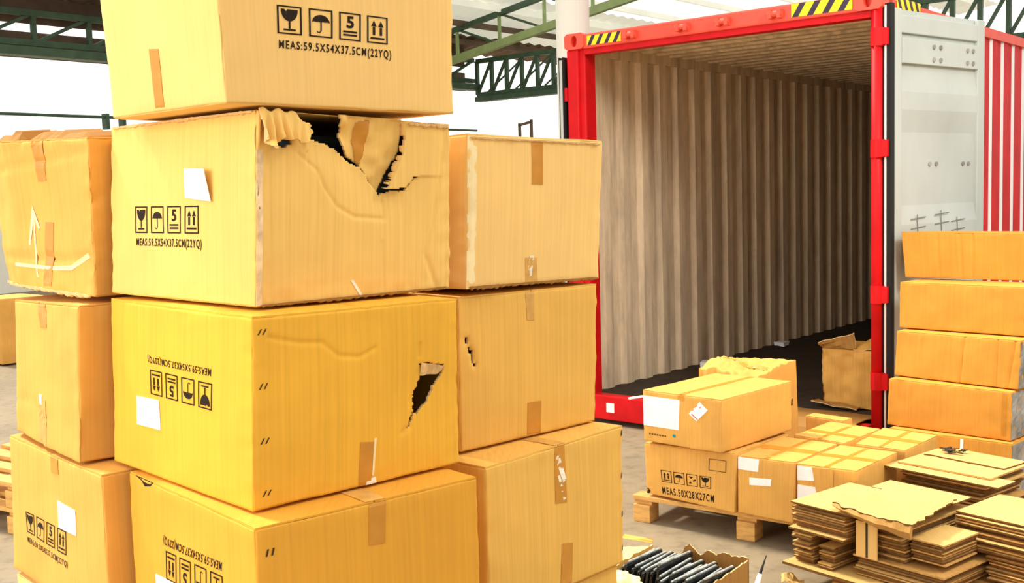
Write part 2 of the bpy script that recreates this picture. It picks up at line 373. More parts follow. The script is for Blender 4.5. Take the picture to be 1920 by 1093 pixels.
# right door, swung back against the side wall
dth = rad(38.5); Dv = Vector((math.cos(dth), math.sin(dth), 0)); Dn = Vector((math.sin(dth), -math.cos(dth), 0))
def D3f(a, b, z): return Vector((KX, KY, 0)) + Dv*a + Dn*b + Vector((0, 0, z))
bm = bmesh.new(); fbox(bm, D3f, (.075, 1.165), (-.012, .0), (.24, 2.835)); door = mesh_obj('door', bm, DOOR_M, ct)
def dpart(name, boxes, mat, bev=0):
    bm = bmesh.new()
    for b in boxes: fbox(bm, D3f, *b, bev=bev)
    fix(bm); return mesh_obj(name, bm, mat, door)
dpart('door_frame', [((.075, .165), (0, .030), (.24, 2.835)), ((1.075, 1.165), (0, .030), (.24, 2.835)), ((.165, 1.075), (0, .028), (2.69, 2.80)), ((.165, 1.075), (0, .028), (.24, .36))], DOOR_M, .006)
# pressed relief: trapezoid ribs
bm = bmesh.new()
prof = [(2.69, .026), (2.50, .026), (2.485, .006), (2.30, .006), (2.22, .030), (2.10, .030), (2.02, .006), (1.74, .006), (1.66, .006), (1.60, .030), (1.50, .030), (1.40, .006), (1.22, .006), (1.14, .030), (1.02, .030), (.94, .006), (.40, .006)]
prof = [(2.69, .004), (2.47, .004), (2.33, .028), (2.22, .028), (2.08, .006), (1.62, .006), (1.50, .028), (1.40, .028), (1.27, .006), (1.12, .006), (1.0, .028), (.9, .028), (.8, .006), (.36, .006)]
prev = None
for z, d in prof:
    row = (bm.verts.new(D3f(.165, d, z)), bm.verts.new(D3f(1.075, d, z)))
    if prev: bm.faces.new((prev[0], row[0], row[1], prev[1]))
    prev = row
mesh_obj('pressed_panel', bm, DOOR_M, door)
dpart('top_stiffener', [((.165, 1.075), (.0, .034), (2.505, 2.66))], DOOR_M, .004)
for a in (.52, .60, .93, 1.0):
    for z in (2.62, 2.54, 1.88):
        bm = bmesh.new(); dd = .034 if z > 2 else .007; cyl(bm, D3f(a, dd, z), D3f(a, dd+.008, z), .015, 10); mesh_obj('bolt', bm, STEEL, door)
for x, z in ((.34, 1.50), (.62, 1.52), (.82, 1.47)):
    bm = bmesh.new(); beam(bm, D3f(x, .0315, z+.06), D3f(x+.012, .0315, z-.10), .002, .006)
    for b_ in (.03, -.03): beam(bm, D3f(x-.07, .0315, z+b_), D3f(x+.10, .0315, z+b_+.012), .002, .006)
    mesh_obj('marker_scribble', bm, PEN, door)
dpart('gasket', [((.034, .075), (-.045, .036), (.22, 2.86))], RUBBER)
dpart('gasket_strip', [((.030, .0345), (-.006, .006), (.22, 2.85))], WHITE_AND_GLARE)
dpart('door_skin', [((.075, 1.165), (-.05, -.013), (.24, 2.835))], RED)
# left door folded back along the far side, seen edge-on
bm = bmesh.new(); fbox(bm, K3, (CW+.030, CW+.055), (-.01, 1.16), (.22, 2.76)); ld = mesh_obj('door', bm, DOOR_M, ct)
for l in (CW+.020, CW+.055):
    bm = bmesh.new(); fbox(bm, K3, (l, l+.006), (-.0115, 1.15), (.22, 2.78)); mesh_obj('gasket', bm, RUBBER, ld)
bm = bmesh.new()
for z in (.5, 1.1, 1.9, 2.5): fbox(bm, K3, (CW-.005, CW+.02), (.0, .06), (z-.05, z+.05))
mesh_obj('hinge_lug', bm, RED, ld)
bm = bmesh.new(); prev = None; prof = [(.42, .202), (.14, .234), (-.02, .236), (-.10, .19), (-.16, .09)]
for i in range(13):
    l = .16+.98*i/12; row = []
    for t_ in (0, .006):
        row.append([bm.verts.new(K3(l, s_+.012*noise.noise(Vector((l*4, s_*9, 1))), z_+t_+.006*abs(noise.noise(Vector((l*6, s_*5, 4)))))) for s_, z_ in prof])
    if prev:
        for k in range(4):
            bm.faces.new((prev[0][k], prev[0][k+1], row[0][k+1], row[0][k])); bm.faces.new((prev[1][k], row[1][k], row[1][k+1], prev[1][k+1]))
        for e in (0, 4): bm.faces.new((prev[0][e], row[0][e], row[1][e], prev[1][e]))
    if i in (0, 12):
        for k in range(4): bm.faces.new((row[0][k], row[0][k+1], row[1][k+1], row[1][k]))
    prev = row
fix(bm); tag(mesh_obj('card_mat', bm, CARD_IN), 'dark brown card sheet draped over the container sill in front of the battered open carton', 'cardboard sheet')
for q, (l, s, a) in enumerate(((2.18, 1.62, .16), (2.20, 3.05, .12))):
    bm = bmesh.new(); fbox(bm, K3, (l, l+.10), (s, s+a), (.197, .235))
    bmesh.ops.subdivide_edges(bm, edges=bm.edges[:], cuts=3, use_grid_fill=True)
    for v in bm.verts: v.co += Vector((noise.noise(v.co*14), noise.noise(v.co*17+Vector((3, 1, 2))), noise.noise(v.co*12)))*.014+Vector((0, 0, .012))
    tag(mesh_obj('foam_scrap', bm, PAPER), ('larger crumpled white foam scrap on the container floor beside the wall', 'smaller white foam scrap farther inside the container beside the wall')[q], 'scrap')

# ------------------------------------------------------------------ cartons
def in_poly(x, y, poly):
    r = False; j = len(poly)-1
    for i in range(len(poly)):
        xi, yi = poly[i]; xj, yj = poly[j]
        if (yi > y) != (yj > y) and x < (xj-xi)*(y-yi)/(yj-yi)+xi: r = not r
        j = i
    return r
def seg_dist(px, py, pl):
    best = 9
    for (ax, ay), (bx, by) in zip(pl, pl[1:]):
        dx, dy = bx-ax, by-ay; q = dx*dx+dy*dy or 1e-9
        t = max(0, min(1, ((px-ax)*dx+(py-ay)*dy)/q)); best = min(best, math.hypot(px-ax-dx*t, py-ay-dy*t))
    return best
CN = {
'A1':((-.533,2.061,2.326),(-.878,2.389,2.326),(-.112,2.482,2.326),(-.462,2.810,2.326),(-.521,2.061,1.953),(-.864,2.389,1.954),(-.119,2.482,1.951),(-.462,2.810,1.953)),
'A2':((-.482,2.130,1.946),(-.911,2.539,1.949),(-.128,2.504,1.931),(-.548,2.898,1.943),(-.502,2.130,1.561),(-.917,2.501,1.569),(-.143,2.504,1.557),(-.548,2.898,1.561)),
'A3':((-.486,2.029,1.557),(-.917,2.493,1.560),(-.121,2.372,1.548),(-.553,2.836,1.556),(-.503,2.029,1.182),(-.932,2.492,1.180),(-.127,2.373,1.181),(-.553,2.836,1.182)),
'A4':((-.482,1.949,1.178),(-.871,2.412,1.177),(-.086,2.280,1.175),(-.475,2.744,1.177),(-.482,1.948,.795),(-.871,2.412,.795),(-.086,2.280,.795),(-.475,2.744,.795)),
'B1':((-.953,2.506,1.928),(-1.405,2.938,1.948),(-.536,2.929,1.934),(-.894,3.283,1.934),(-.957,2.506,1.560),(-1.388,2.952,1.571),(-.536,2.929,1.562),(-.960,3.35,1.562)),
'B2':((-.988,2.483,1.547),(-1.357,2.925,1.530),(-.541,2.863,1.548),(-.909,3.307,1.548),(-1.010,2.483,1.178),(-1.377,2.927,1.183),(-.541,2.863,1.180),(-.909,3.307,1.180)),
'B3':((-.928,2.396,1.174),(-1.355,2.883,1.169),(-.524,2.755,1.175),(-.956,3.242,1.175),(-.928,2.396,.796),(-1.367,2.884,.802),(-.524,2.755,.796),(-.956,3.242,.796)),
'C1':((-.098,2.692,1.921),(-.524,3.114,1.912),(.263,3.046,1.909),(-.166,3.469,1.912),(-.113,2.692,1.537),(-.524,3.114,1.530),(.242,3.046,1.525),(-.166,3.469,1.530)),
'C2':((-.135,2.691,1.522),(-.535,3.133,1.519),(.235,3.021,1.515),(-.168,3.463,1.519),(-.140,2.691,1.128),(-.535,3.133,1.128),(.224,3.021,1.128),(-.168,3.463,1.128)),
'C3':((-.077,2.572,1.121),(-.516,2.975,1.121),(.291,2.974,1.126),(-.147,3.376,1.121),(-.078,2.572,.739),(-.516,2.975,.739),(.291,2.974,.736),(-.147,3.376,.739)),
'D0':((1.095,5.348,.450),(.678,5.717,.432),(1.284,5.588,.445),(.885,5.955,.445),(1.078,5.347,.146),(.688,5.719,.158),(1.284,5.588,.148),(.893,5.947,.148)),
'D1':((1.021,5.346,.724),(.672,5.689,.723),(1.489,5.819,.722),(1.141,6.161,.720),(1.018,5.346,.452),(.673,5.688,.450),(1.487,5.819,.452),(1.141,6.161,.452)),
'D2':((1.333,5.150,.448),(1.098,5.351,.441),(1.646,5.513,.446),(1.417,5.715,.445),(1.320,5.149,.146),(1.095,5.351,.147),(1.646,5.513,.147),(1.417,5.715,.147)),
'D3':((1.566,4.957,.449),(1.342,5.156,.441),(1.874,5.299,.446),(1.655,5.499,.443),(1.565,4.957,.147),(1.343,5.157,.147),(1.875,5.299,.147),(1.655,5.499,.147)),
'D4':((1.688,5.541,.441),(1.481,5.750,.445),(1.971,5.826,.445),(1.760,6.035,.449),(1.688,5.542,.147),(1.479,5.750,.147),(1.971,5.826,.147),(1.761,6.035,.147)),
'D5':((1.930,5.339,.443),(1.740,5.518,.442),(2.209,5.645,.444),(1.985,5.825,.452),(1.938,5.339,.147),(1.742,5.518,.147),(2.202,5.645,.147),(1.985,5.824,.147)),
'D6':((1.86,6.12,.43),(1.69,6.30,.43),(1.93,6.19,.43),(1.76,6.37,.43),(1.86,6.12,.147),(1.69,6.30,.147),(1.93,6.19,.147),(1.76,6.37,.147)),
'D7':((1.285,5.60,.440),(.90,5.97,.440),(1.465,5.80,.440),(1.08,6.17,.440),(1.285,5.60,.147),(.90,5.97,.147),(1.465,5.80,.147),(1.08,6.17,.147)),
'E1':((1.35,5.98,.735),(1.065,6.26,.735),(1.63,6.26,.765),(1.345,6.54,.745),(1.35,5.98,.147),(1.065,6.26,.147),(1.65,6.26,.147),(1.365,6.54,.147)),
'E2':((2.547,7.372,.620),(2.196,7.731,.605),(2.834,7.650,.620),(2.487,8.010,.620),(2.547,7.372,.201),(2.203,7.733,.211),(2.834,7.650,.201),(2.487,8.010,.201)),
'F1':((2.972,6.301,1.453),(2.412,6.754,1.465),(3.188,6.510,1.453),(2.628,6.963,1.455),(2.98,6.31,1.177),(2.436,6.753,1.180),(3.196,6.518,1.176),(2.652,6.962,1.178)),
'F2':((2.836,6.028,1.171),(2.340,6.568,1.172),(3.057,6.232,1.170),(2.557,6.771,1.170),(2.837,6.029,.895),(2.334,6.567,.893),(3.057,6.232,.895),(2.557,6.771,.895)),
'F3':((2.768,5.920,.889),(2.294,6.492,.886),(2.993,6.113,.890),(2.515,6.685,.890),(2.757,5.920,.615),(2.276,6.493,.617),(2.993,6.113,.615),(2.515,6.685,.615)),
'F4':((2.711,5.896,.610),(2.222,6.421,.612),(2.928,6.101,.610),(2.434,6.626,.610),(2.708,5.896,.336),(2.210,6.420,.334),(2.928,6.101,.335),(2.434,6.626,.335)),
'F5':((2.695,5.854,.333),(2.197,6.348,.330),(2.907,6.066,.330),(2.408,6.561,.330),(2.695,5.854,0),(2.197,6.348,0),(2.907,6.066,0),(2.408,6.561,0)),
}
for _k in ('C1', 'C2', 'C3'): CN[_k] = tuple((x*.95, y*.95, 1.77+(z-1.77)*.95) for x, y, z in CN[_k])
def shrink(n, z1, z0, k=.96, dx=0, dy=0):
    c = [Vector(p) for p in CN[n][4:]]; m = sum(c, Vector())/4
    q = [m+(p-m)*k for p in c]
    return tuple((p.x+dx, p.y+dy, z1) for p in q)+tuple((p.x+dx, p.y+dy, z0) for p in q)
CN['A5'] = shrink('A4', .79, .40); CN['A6'] = shrink('A4', .395, .0)
CN['B4'] = shrink('B3', .792, .40, .985); CN['B5'] = shrink('B3', .395, 0, .97)
CN['C4'] = shrink('C3', .786, .40, .95); CN['C5'] = shrink('C3', .395, 0, .95)

SCUFF_P = simple('crushed_corner_scuff', (.86, .62, .36, 1), .75, .15, .35, 30)
STAPLE = simple('dark_staple_mark', (.06, .03, .012, 1), .6, .3, .3, 60)
class Carton:
    def __init__(s, key, label, mat, group, seed=0, seam='L', n=18, nb=None, nc=None, r=.006, amp=.003, bulge=.004, holes=None,
                 creases=(), dents=(), bend=None, crumple=.004, cat='cardboard box', flaps=True, extra=None, name='cardboard_box'):
        C = [Vector(p) for p in CN[key]]
        if flaps:
            for i in range(4): C[i] = C[i]-Vector((0, 0, .0045))
        s.C, s.seed, s.r, s.amp, s.bulge, s.crumple, s.bend, s.dents, s.creases = C, Vector((seed*3.7, seed*1.3, seed*2.1)), r, amp, bulge, crumple, bend, dents, creases
        s.extra = extra; s.flaps = flaps
        s.LA = (C[1]-C[0]).length; s.LB = (C[2]-C[0]).length; s.LC = (C[0]-C[4]).length
        ctr = sum(C, Vector())/8
        def nrm(i, j, k):
            v = (C[j]-C[i]).cross(C[k]-C[i]).normalized(); m = C[i]-ctr
            return v if v.dot(m) > 0 else -v
        s.N = {'L': nrm(0, 1, 4), 'R': nrm(0, 2, 4), 'T': nrm(0, 1, 2), 'B': nrm(4, 5, 6), 'BL': nrm(2, 3, 6), 'BR': nrm(1, 3, 5)}
        base = (C[4]+C[5]+C[6]+C[7])/4
        s.root = empty(name, base, label, cat, group)
        s.mat = mat
        def lines(L, m):
            e = [0, .35*r/L, r/L]; k = [r/L+(1-2*r/L)*i/m for i in range(1, m)]
            return e+k+[1-x for x in e[::-1]]
        pa, pb, pc = lines(s.LA, n), lines(s.LB, nb or n), lines(s.LC, nc or n)
        bm = bmesh.new(); uv = bm.loops.layers.uv.new('uv'); vd = {}
        def V(i, j, k):
            q = (i, j, k)
            if q not in vd: vd[q] = bm.verts.new(s.P(pa[i], pb[j], pc[k]))
            return vd[q]
        na, nb_, nc_ = len(pa)-1, len(pb)-1, len(pc)-1
        rim = []
        def quad(a, b, c, d, u, hol=None):
            f = bm.faces.new((a, b, c, d)); f.smooth = True
            for lp, x in zip(f.loops, u): lp[uv].uv = x
            return f
        holes = holes or {}
        def skip(face, u0, u1, v0, v1, Lu, Lv):
            if face not in holes: return False
            u, v = (u0+u1)/2, (v0+v1)/2
            w1 = noise.noise(Vector((u*38, v*38, seed)))*.010; w2 = noise.noise(Vector((u*38, v*38, seed+9)))*.010
            return any(in_poly(u+w1, v+w2, h) for h in holes[face])
        for i in range(na):
            for k in range(nc_):
                for j, face in ((0, 'L'), (nb_, 'BL')):
                    x0, x1 = pa[i], pa[i+1]
                    if skip(face, 1-x1, 1-x0, pc[k], pc[k+1], s.LA, s.LC): continue
                    o = [(-x0*s.LA, pc[k]*s.LC), (-x1*s.LA, pc[k]*s.LC), (-x1*s.LA, pc[k+1]*s.LC), (-x0*s.LA, pc[k+1]*s.LC)]
                    q = [V(i, j, k), V(i+1, j, k), V(i+1, j, k+1), V(i, j, k+1)]
                    if face == 'L': q, o = q[::-1], o[::-1]
                    quad(*q, o)
        for j in range(nb_):
            for k in range(nc_):
                for i, face in ((0, 'R'), (na, 'BR')):
                    if skip(face, pb[j], pb[j+1], pc[k], pc[k+1], s.LB, s.LC): continue
                    o = [(2+pb[j]*s.LB, pc[k]*s.LC), (2+pb[j+1]*s.LB, pc[k]*s.LC), (2+pb[j+1]*s.LB, pc[k+1]*s.LC), (2+pb[j]*s.LB, pc[k+1]*s.LC)]
                    q = [V(i, j, k), V(i, j+1, k), V(i, j+1, k+1), V(i, j, k+1)]
                    if face == 'BR': q, o = q[::-1], o[::-1]
                    quad(*q, o)
        for i in range(na):
            for j in range(nb_):
                for k, face in ((0, 'B'), (nc_, 'T')):
                    o = [(4+pa[i]*s.LA, pb[j]*s.LB), (4+pa[i]*s.LA, pb[j+1]*s.LB), (4+pa[i+1]*s.LA, pb[j+1]*s.LB), (4+pa[i+1]*s.LA, pb[j]*s.LB)]
                    q = [V(i, j, k), V(i, j+1, k), V(i+1, j+1, k), V(i+1, j, k)]
                    if face == 'T': q, o = q[::-1], o[::-1]
                    quad(*q, o)
        if holes:
            be = [e for e in bm.edges if len(e.link_faces) == 1]
            nv = {}
            hn = s.N['R']
            for e in be:
                for v in e.verts:
                    if v not in nv: nv[v] = bm.verts.new(v.co-hn*(.006+.003*noise.noise(v.co*60)))
            for e in be:
                f = bm.faces.new((e.verts[0], e.verts[1], nv[e.verts[1]], nv[e.verts[0]])); f.material_index = 1
            fix(bm)
        s.body = mesh_obj('box_body', bm, [mat, CARD_EDGE], s.root)
        if flaps:
            h = .5
            for q in range(2):
                a0, a1 = (0, h-.004) if q == 0 else (h+.004, 1)
                rng = (a0, a1, .0, 1) if seam == 'L' else (0, 1, a0, a1)
                s.plate('T', *rng, .0006, .0042, mat, 'top_flap', 10, 10)
    def P(s, a, b, c):
        C = s.C
        p = (C[0]*(1-a)*(1-b)+C[1]*a*(1-b)+C[2]*(1-a)*b+C[3]*a*b)*c+(C[4]*(1-a)*(1-b)+C[5]*a*(1-b)+C[6]*(1-a)*b+C[7]*a*b)*(1-c)
        fs = []
        if b <= 0: fs.append('L')
        if b >= 1: fs.append('BL')
        if a <= 0: fs.append('R')
        if a >= 1: fs.append('BR')
        if c >= 1: fs.append('T')
        if c <= 0: fs.append('B')
        r = s.r; d = Vector()
        dist = {'L': b*s.LB, 'BL': (1-b)*s.LB, 'R': a*s.LA, 'BR': (1-a)*s.LA, 'T': (1-c)*s.LC, 'B': c*s.LC}
        opp = {'L': ('R', 'BR', 'T', 'B'), 'BL': ('R', 'BR', 'T', 'B'), 'R': ('L', 'BL', 'T', 'B'), 'BR': ('L', 'BL', 'T', 'B'), 'T': ('L', 'BL', 'R', 'BR'), 'B': ('L', 'BL', 'R', 'BR')}
        wear = 1+.9*noise.noise(p*9+s.seed)
        nz = noise.noise(p*5+s.seed)*s.amp+noise.noise(p*16+s.seed*2)*s.amp*.35
        e = min(sorted(dist.values())[1:2])
        cr = max(0, 1-e/.05)
        nz2 = noise.noise(p*34+s.seed)*s.crumple*.5*cr
        for f in fs:
            g_ = max(max(0, 1-dist[o]/r)**2 for o in opp[f])
            q = -.3*r*g_*wear
            flat = f in 'TB'
            if not flat: q += nz+nz2
            else: q += min(0, nz)*.6-.0015*abs(nz2)*0
            if not flat:
                if f in ('L', 'BL'): u, v = 1-a, c
                else: u, v = b, c
                q += s.bulge*math.sin(math.pi*u)*math.sin(math.pi*v)
                for (cf, pl, dep, wd) in s.creases:
                    if cf == f:
                        Lu = s.LA if f in ('L', 'BL') else s.LB
                        dd = seg_dist(u*Lu, v*s.LC, [(x*Lu, y*s.LC) for x, y in pl])
                        q -= dep*math.exp(-(dd/wd)**2)
                for (cf, cu, cv, rad_, dep) in s.dents:
                    if cf == f:
                        Lu = s.LA if f in ('L', 'BL') else s.LB
                        dd = math.hypot((u-cu)*Lu, (v-cv)*s.LC)
                        q -= dep*math.exp(-(dd/rad_)**2)
            d += s.N[f]*q
        if s.bend and a > s.bend[0]: d += (s.C[2]-s.C[0]).normalized()*s.bend[1]*((a-s.bend[0])/(1-s.bend[0]))*(1-b)
        if s.extra: d += s.extra(s, a, b, c, fs)
        return p+d
    def S(s, f, u, v, off=0):
        if f == 'L': p = s.P(1-u, 0, v)
        elif f == 'R': p = s.P(0, u, v)
        else: p = s.P(v, u, 1)
        return p+s.N[f]*off
    def plate(s, f, u0, u1, v0, v1, o0, o1, mat, name, nx=6, ny=6, warp=None, quad=None, parent=None):
        """thin slab following the face, between offsets o0 and o1; quad gives four (u,v) corners TL TR BR BL"""
        bm = bmesh.new(); uv = bm.loops.layers.uv.new('uv'); G = []
        for lay in (o1, o0):
            rows = []
            for j in range(ny+1):
                row = []
                for i in range(nx+1):
                    x, y = i/nx, j/ny
                    if quad:
                        (ax, ay), (bx, by), (cx, cy), (dx, dy) = quad
                        u = (dx*(1-x)+cx*x)*(1-y)+(ax*(1-x)+bx*x)*y; v = (dy*(1-x)+cy*x)*(1-y)+(ay*(1-x)+by*x)*y
                    else: u, v = u0+(u1-u0)*x, v0+(v1-v0)*y
                    off = lay+(warp(x, y) if warp else 0)
                    q = bm.verts.new(s.S(f, min(max(u, .0), 1), min(max(v, .0), 1), off)); row.append(q)
                rows.append(row)
            G.append(rows)
        t, b = G
        def F(vs, x, y):
            fc = bm.faces.new(vs)
            for lp in fc.loops: lp[uv].uv = (x*.3+lp.vert.co.x, y*.2+lp.vert.co.z+lp.vert.co.y*.3)
        for j in range(ny):
            for i in range(nx):
                F((t[j][i], t[j][i+1], t[j+1][i+1], t[j+1][i]), i/nx, j/ny); F((b[j][i], b[j+1][i], b[j+1][i+1], b[j][i+1]), i/nx, j/ny)
        for i in range(nx):
            F((t[0][i], b[0][i], b[0][i+1], t[0][i+1]), 0, 0); F((t[ny][i], t[ny][i+1], b[ny][i+1], b[ny][i]), 0, 0)
        for j in range(ny):
            F((t[j][0], t[j+1][0], b[j+1][0], b[j][0]), 0, 0); F((t[j][nx], b[j][nx], b[j+1][nx], t[j+1][nx]), 0, 0)
        fix(bm)
        return mesh_obj(name, bm, mat, parent or s.root)
    def tape(s, f, quad, mat=None, name='tape', nx=3, ny=10, warp=None):
        o = .0044 if f == 'T' and s.flaps else 0
        return s.plate(f, 0, 1, 0, 1, o+.0004, o+.0012, mat or TAPE, name, nx, ny, warp, quad)
    def label(s, f, quad, name='paper_label', warp=None, mat=None):
        return s.plate(f, 0, 1, 0, 1, .0004, .0016, mat or PAPER, name, 6, 6, warp, quad)
    def print_(s, f, polys, fn, name, mat=INK, parent=None, off=.0010):
        bm = bmesh.new()
        for pl in polys:
            vs = [bm.verts.new(s.S(f, *fn(x, y), off)) for x, y in pl]
            if len(pl) <= 4: bm.faces.new(vs)
            else:
                for t in tessellate_polygon([[Vector((x, y, 0)) for x, y in pl]]): bm.faces.new([vs[i] for i in t])
        return mesh_obj(name, bm, mat, parent or s.root)

def bil(q):
    (ax, ay), (bx, by), (cx, cy), (dx, dy) = q
    return lambda x, y: ((dx*(1-x)+cx*x)*(1-y)+(ax*(1-x)+bx*x)*y, (dy*(1-x)+cy*x)*(1-y)+(ay*(1-x)+by*x)*y)
def rect(x0, y0, x1, y1, n=4):
    o = []
    for i in range(n):
        for j in range(n):
            a, b = x0+(x1-x0)*i/n, x0+(x1-x0)*(i+1)/n; c, d = y0+(y1-y0)*j/n, y0+(y1-y0)*(j+1)/n
            o.append([(a, c), (b, c), (b, d), (a, d)])
    return o
def strip(x0, y0, x1, y1, n=6):
    o = []; hor = abs(x1-x0) > abs(y1-y0)
    for i in range(n):
        if hor: a, b = x0+(x1-x0)*i/n, x0+(x1-x0)*(i+1)/n; o.append([(a, y0), (b, y0), (b, y1), (a, y1)])
        else: a, b = y0+(y1-y0)*i/n, y0+(y1-y0)*(i+1)/n; o.append([(x0, a), (x1, a), (x1, b), (x0, b)])
    return o
def frame(tx=.07, ty=.05): return strip(0, 0, 1, ty)+strip(0, 1-ty, 1, 1)+strip(0, ty, tx, 1-ty)+strip(1-tx, ty, 1, 1-ty)
_tc = {}
def text_polys(txt, bold=.032):
    """unit box (0..1, 0..1) triangles of a text"""
    if txt in _tc: return _tc[txt]
    cu = bpy.data.curves.new('t', 'FONT'); cu.body = txt; cu.resolution_u = 3; cu.offset = bold; cu.space_character = 1.26
    o = bpy.data.objects.new('t', cu); COL.objects.link(o); bpy.context.view_layer.update()
    me = o.evaluated_get(bpy.context.evaluated_depsgraph_get()).to_mesh()
    vs = [(v.co.x, v.co.y) for v in me.vertices]; ps = [list(p.vertices) for p in me.polygons]
    x0, x1 = min(v[0] for v in vs), max(v[0] for v in vs); y0, y1 = min(v[1] for v in vs), max(v[1] for v in vs)
    out = [[((vs[i][0]-x0)/(x1-x0), (vs[i][1]-y0)/(y1-y0)) for i in p] for p in ps]
    bpy.data.objects.remove(o); bpy.data.curves.remove(cu); _tc[txt] = out
    return out
def place(polys, x0, y0, x1, y1): return [[(x0+(x1-x0)*x, y0+(y1-y0)*y) for x, y in p] for p in polys]
def sym_glass():
    pts = [(.16, .88), (.30, .88), (.36, .80), (.42, .88), (.84, .88)]
    arc = [(.5+.34*math.cos(t), .86-.40*math.sin(t)) for t in [math.pi*i/14 for i in range(15)]]
    return frame()+[pts+arc[1:-1]]+strip(.465, .2, .535, .5, 3)+strip(.25, .13, .75, .19, 3)
def sym_umbrella():
    dome = [(.5+.37*math.cos(t), .52+.28*math.sin(t)) for t in [math.pi*i/14 for i in range(15)]]
    sc = []
    for k in range(4):
        for i in range(1, 4): x = .13+.185*(k+i/4.0); sc.append((x, .52+.035*math.sin(math.pi*i/4)))
    o = frame()+[dome+sc]+strip(.475, .22, .53, .55, 3)
    for i in range(5):
        a, b = math.pi*i/5, math.pi*(i+1)/5
        o.append([(.41+.093*math.cos(a), .22-.07*math.sin(a)), (.41+.093*math.cos(b), .22-.07*math.sin(b)), (.41+.05*math.cos(b), .22-.035*math.sin(b)), (.41+.05*math.cos(a), .22-.035*math.sin(a))])
    return o
def sym_five(): return frame()+place(text_polys('5', .03), .34, .44, .68, .88)+strip(.18, .28, .82, .345, 3)+strip(.18, .16, .82, .225, 3)
def sym_arrows():
    o = frame()
    for c in (.33, .67): o += [[(c-.13, .62), (c+.13, .62), (c, .84)]]+strip(c-.06, .30, c+.06, .60, 2)
    return o+strip(.16, .15, .84, .22, 3)
def sym_keep():
    return frame()+[[(.2, .8), (.62, .8), (.42, .62)], [(.2, .22), (.48, .22), (.34, .42)]]+[[(.55, .5), (.8, .62), (.85, .5), (.62, .4)]]
def symbols(box, f, quad, kinds, w=.205, gap=.06, mat=INK):
    fn = bil(quad)
    for i, kd in enumerate(kinds):
        x0 = i*(w+gap); pl = [[(x0+x*w, y) for x, y in p] for p in kd()]
        box.print_(f, pl, fn, {'sym_glass': 'fragile_symbol', 'sym_umbrella': 'keep_dry_symbol', 'sym_five': 'stack_limit_symbol', 'sym_arrows': 'this_way_up_symbol', 'sym_keep': 'handling_symbol'}[kd.__name__], mat)
def words(box, f, quad, txt, mat=INK, bold=.02): box.print_(f, text_polys(txt, bold), bil(quad), 'printed_text', mat)
flip = lambda q: [q[2], q[3], q[0], q[1]]
SET = (sym_glass, sym_umbrella, sym_five, sym_arrows)
MEAS = 'MEAS:59.5X54X37.5CM(22YQ)'
GA = 'cartons of the tall damaged stack'

# --- column A (nearest corner of the big stack)
b = Carton('A1', 'topmost carton of the tall stack, fragile symbols on its right face, cut off above', CARD['pale'], GA, 1, 'R', n=22, bend=(.94, .035), crumple=.005)
symbols(b, 'R', [(.217, .523), (.680, .523), (.676, .372), (.213, .376)], SET)
words(b, 'R', [(.217, .343), (.691, .341), (.689, .280), (.215, .286)], MEAS)
b.tape('L', [(.453, .345), (.535, .334), (.527, .0), (.453, .0)])
def a2_extra(s, a, b, c, fs):
    d = Vector()
    if 'R' in fs:
        # torn right piece lifts outward toward its lower-left edge
        if in_poly(b, c, A2_P2):
            e = min(1, max(0, (1.0-b)/.35)); d += s.N['R']*.012*e*(1-.3*c)
        elif c > .80 and b < .24:      # crushed corner folds
            k = min(1, (c-.80)/.08); d += s.N['R']*(.010*k*math.sin(b*150+noise.noise(Vector((b*20, c*9, 1)))*2.2)*(1 if b < .12 else .4)-.004*k)
        elif .23 < b < .72 and c < .9:  # the sheet below the tear sags inward at its lip
            dd = seg_dist(b, c, A2_LIP); d -= s.N['R']*.010*math.exp(-(dd/.09)**2)
    return d
A2_P2 = [(.725, 1.05), (1.0, 1.05), (.974, .845), (.961, .68), (.877, .678), (.813, .68), (.776, .664), (.727, .609), (.667, .597), (.62, .603), (.673, .711), (.72, .833)]
A2_LIP = [(.23, .866), (.29, .856), (.385, .812), (.455, .743), (.55, .649), (.608, .573)]
A2_H = [(.180, 1.08), (.374, 1.08), (.722, 1.08), (.722, .89), (.716, .821), (.668, .711), (.640, .64), (.608, .565), (.551, .649), (.511, .719), (.455, .743), (.428, .763), (.385, .812), (.332, .844), (.291, .856), (.23, .866), (.222, .904), (.232, .943), (.19, .978)]
b = Carton('A2', 'badly torn carton second from the top of the tall stack', CARD['torn'], GA, 2, 'L', n=22, nb=150, nc=120, flaps=False,
           holes={'R': [A2_H, [(.06, .835), (.084, .885), (.108, .885), (.155, .88), (.168, .835), (.122, .815)],
                        [(.612, .60), (.662, .606), (.727, .617), (.776, .672), (.800, .682), (.775, .655), (.73, .597), (.665, .588), (.615, .575)]]},
           creases=[('R', [(.19, .787), (.281, .702), (.312, .613), (.375, .511), (.462, .452), (.626, .435), (.626, .531)], .003, .0045),
                    ('R', [(.61, .305), (.628, .016)], .002, .004), ('R', [(.973, .972), (.916, .528), (.854, .217), (.92, .022)], .004, .008), ('R', [(.06, .8), (.06, .05)], .0025, .005)],
           extra=a2_extra, crumple=.007)
symbols(b, 'L', [(.204, .52), (.655, .522), (.654, .371), (.202, .366)], SET)
words(b, 'L', [(.212, .337), (.671, .342), (.668, .28), (.211, .281)], MEAS)
b.label('L', [(.563, .725), (.735, .715), (.746, .543), (.568, .565)], warp=lambda x, y: .012*x*y+.004*x)
b.tape('R', [(.448, .1), (.461, .104), (.517, .0), (.503, .0)], GLINT, 'tape_scrap_glint')
b.tape('R', [(.004, .80), (.030, .80), (.028, .01), (.004, .01)], SCUFF_P, 'worn_edge', 2, 14)
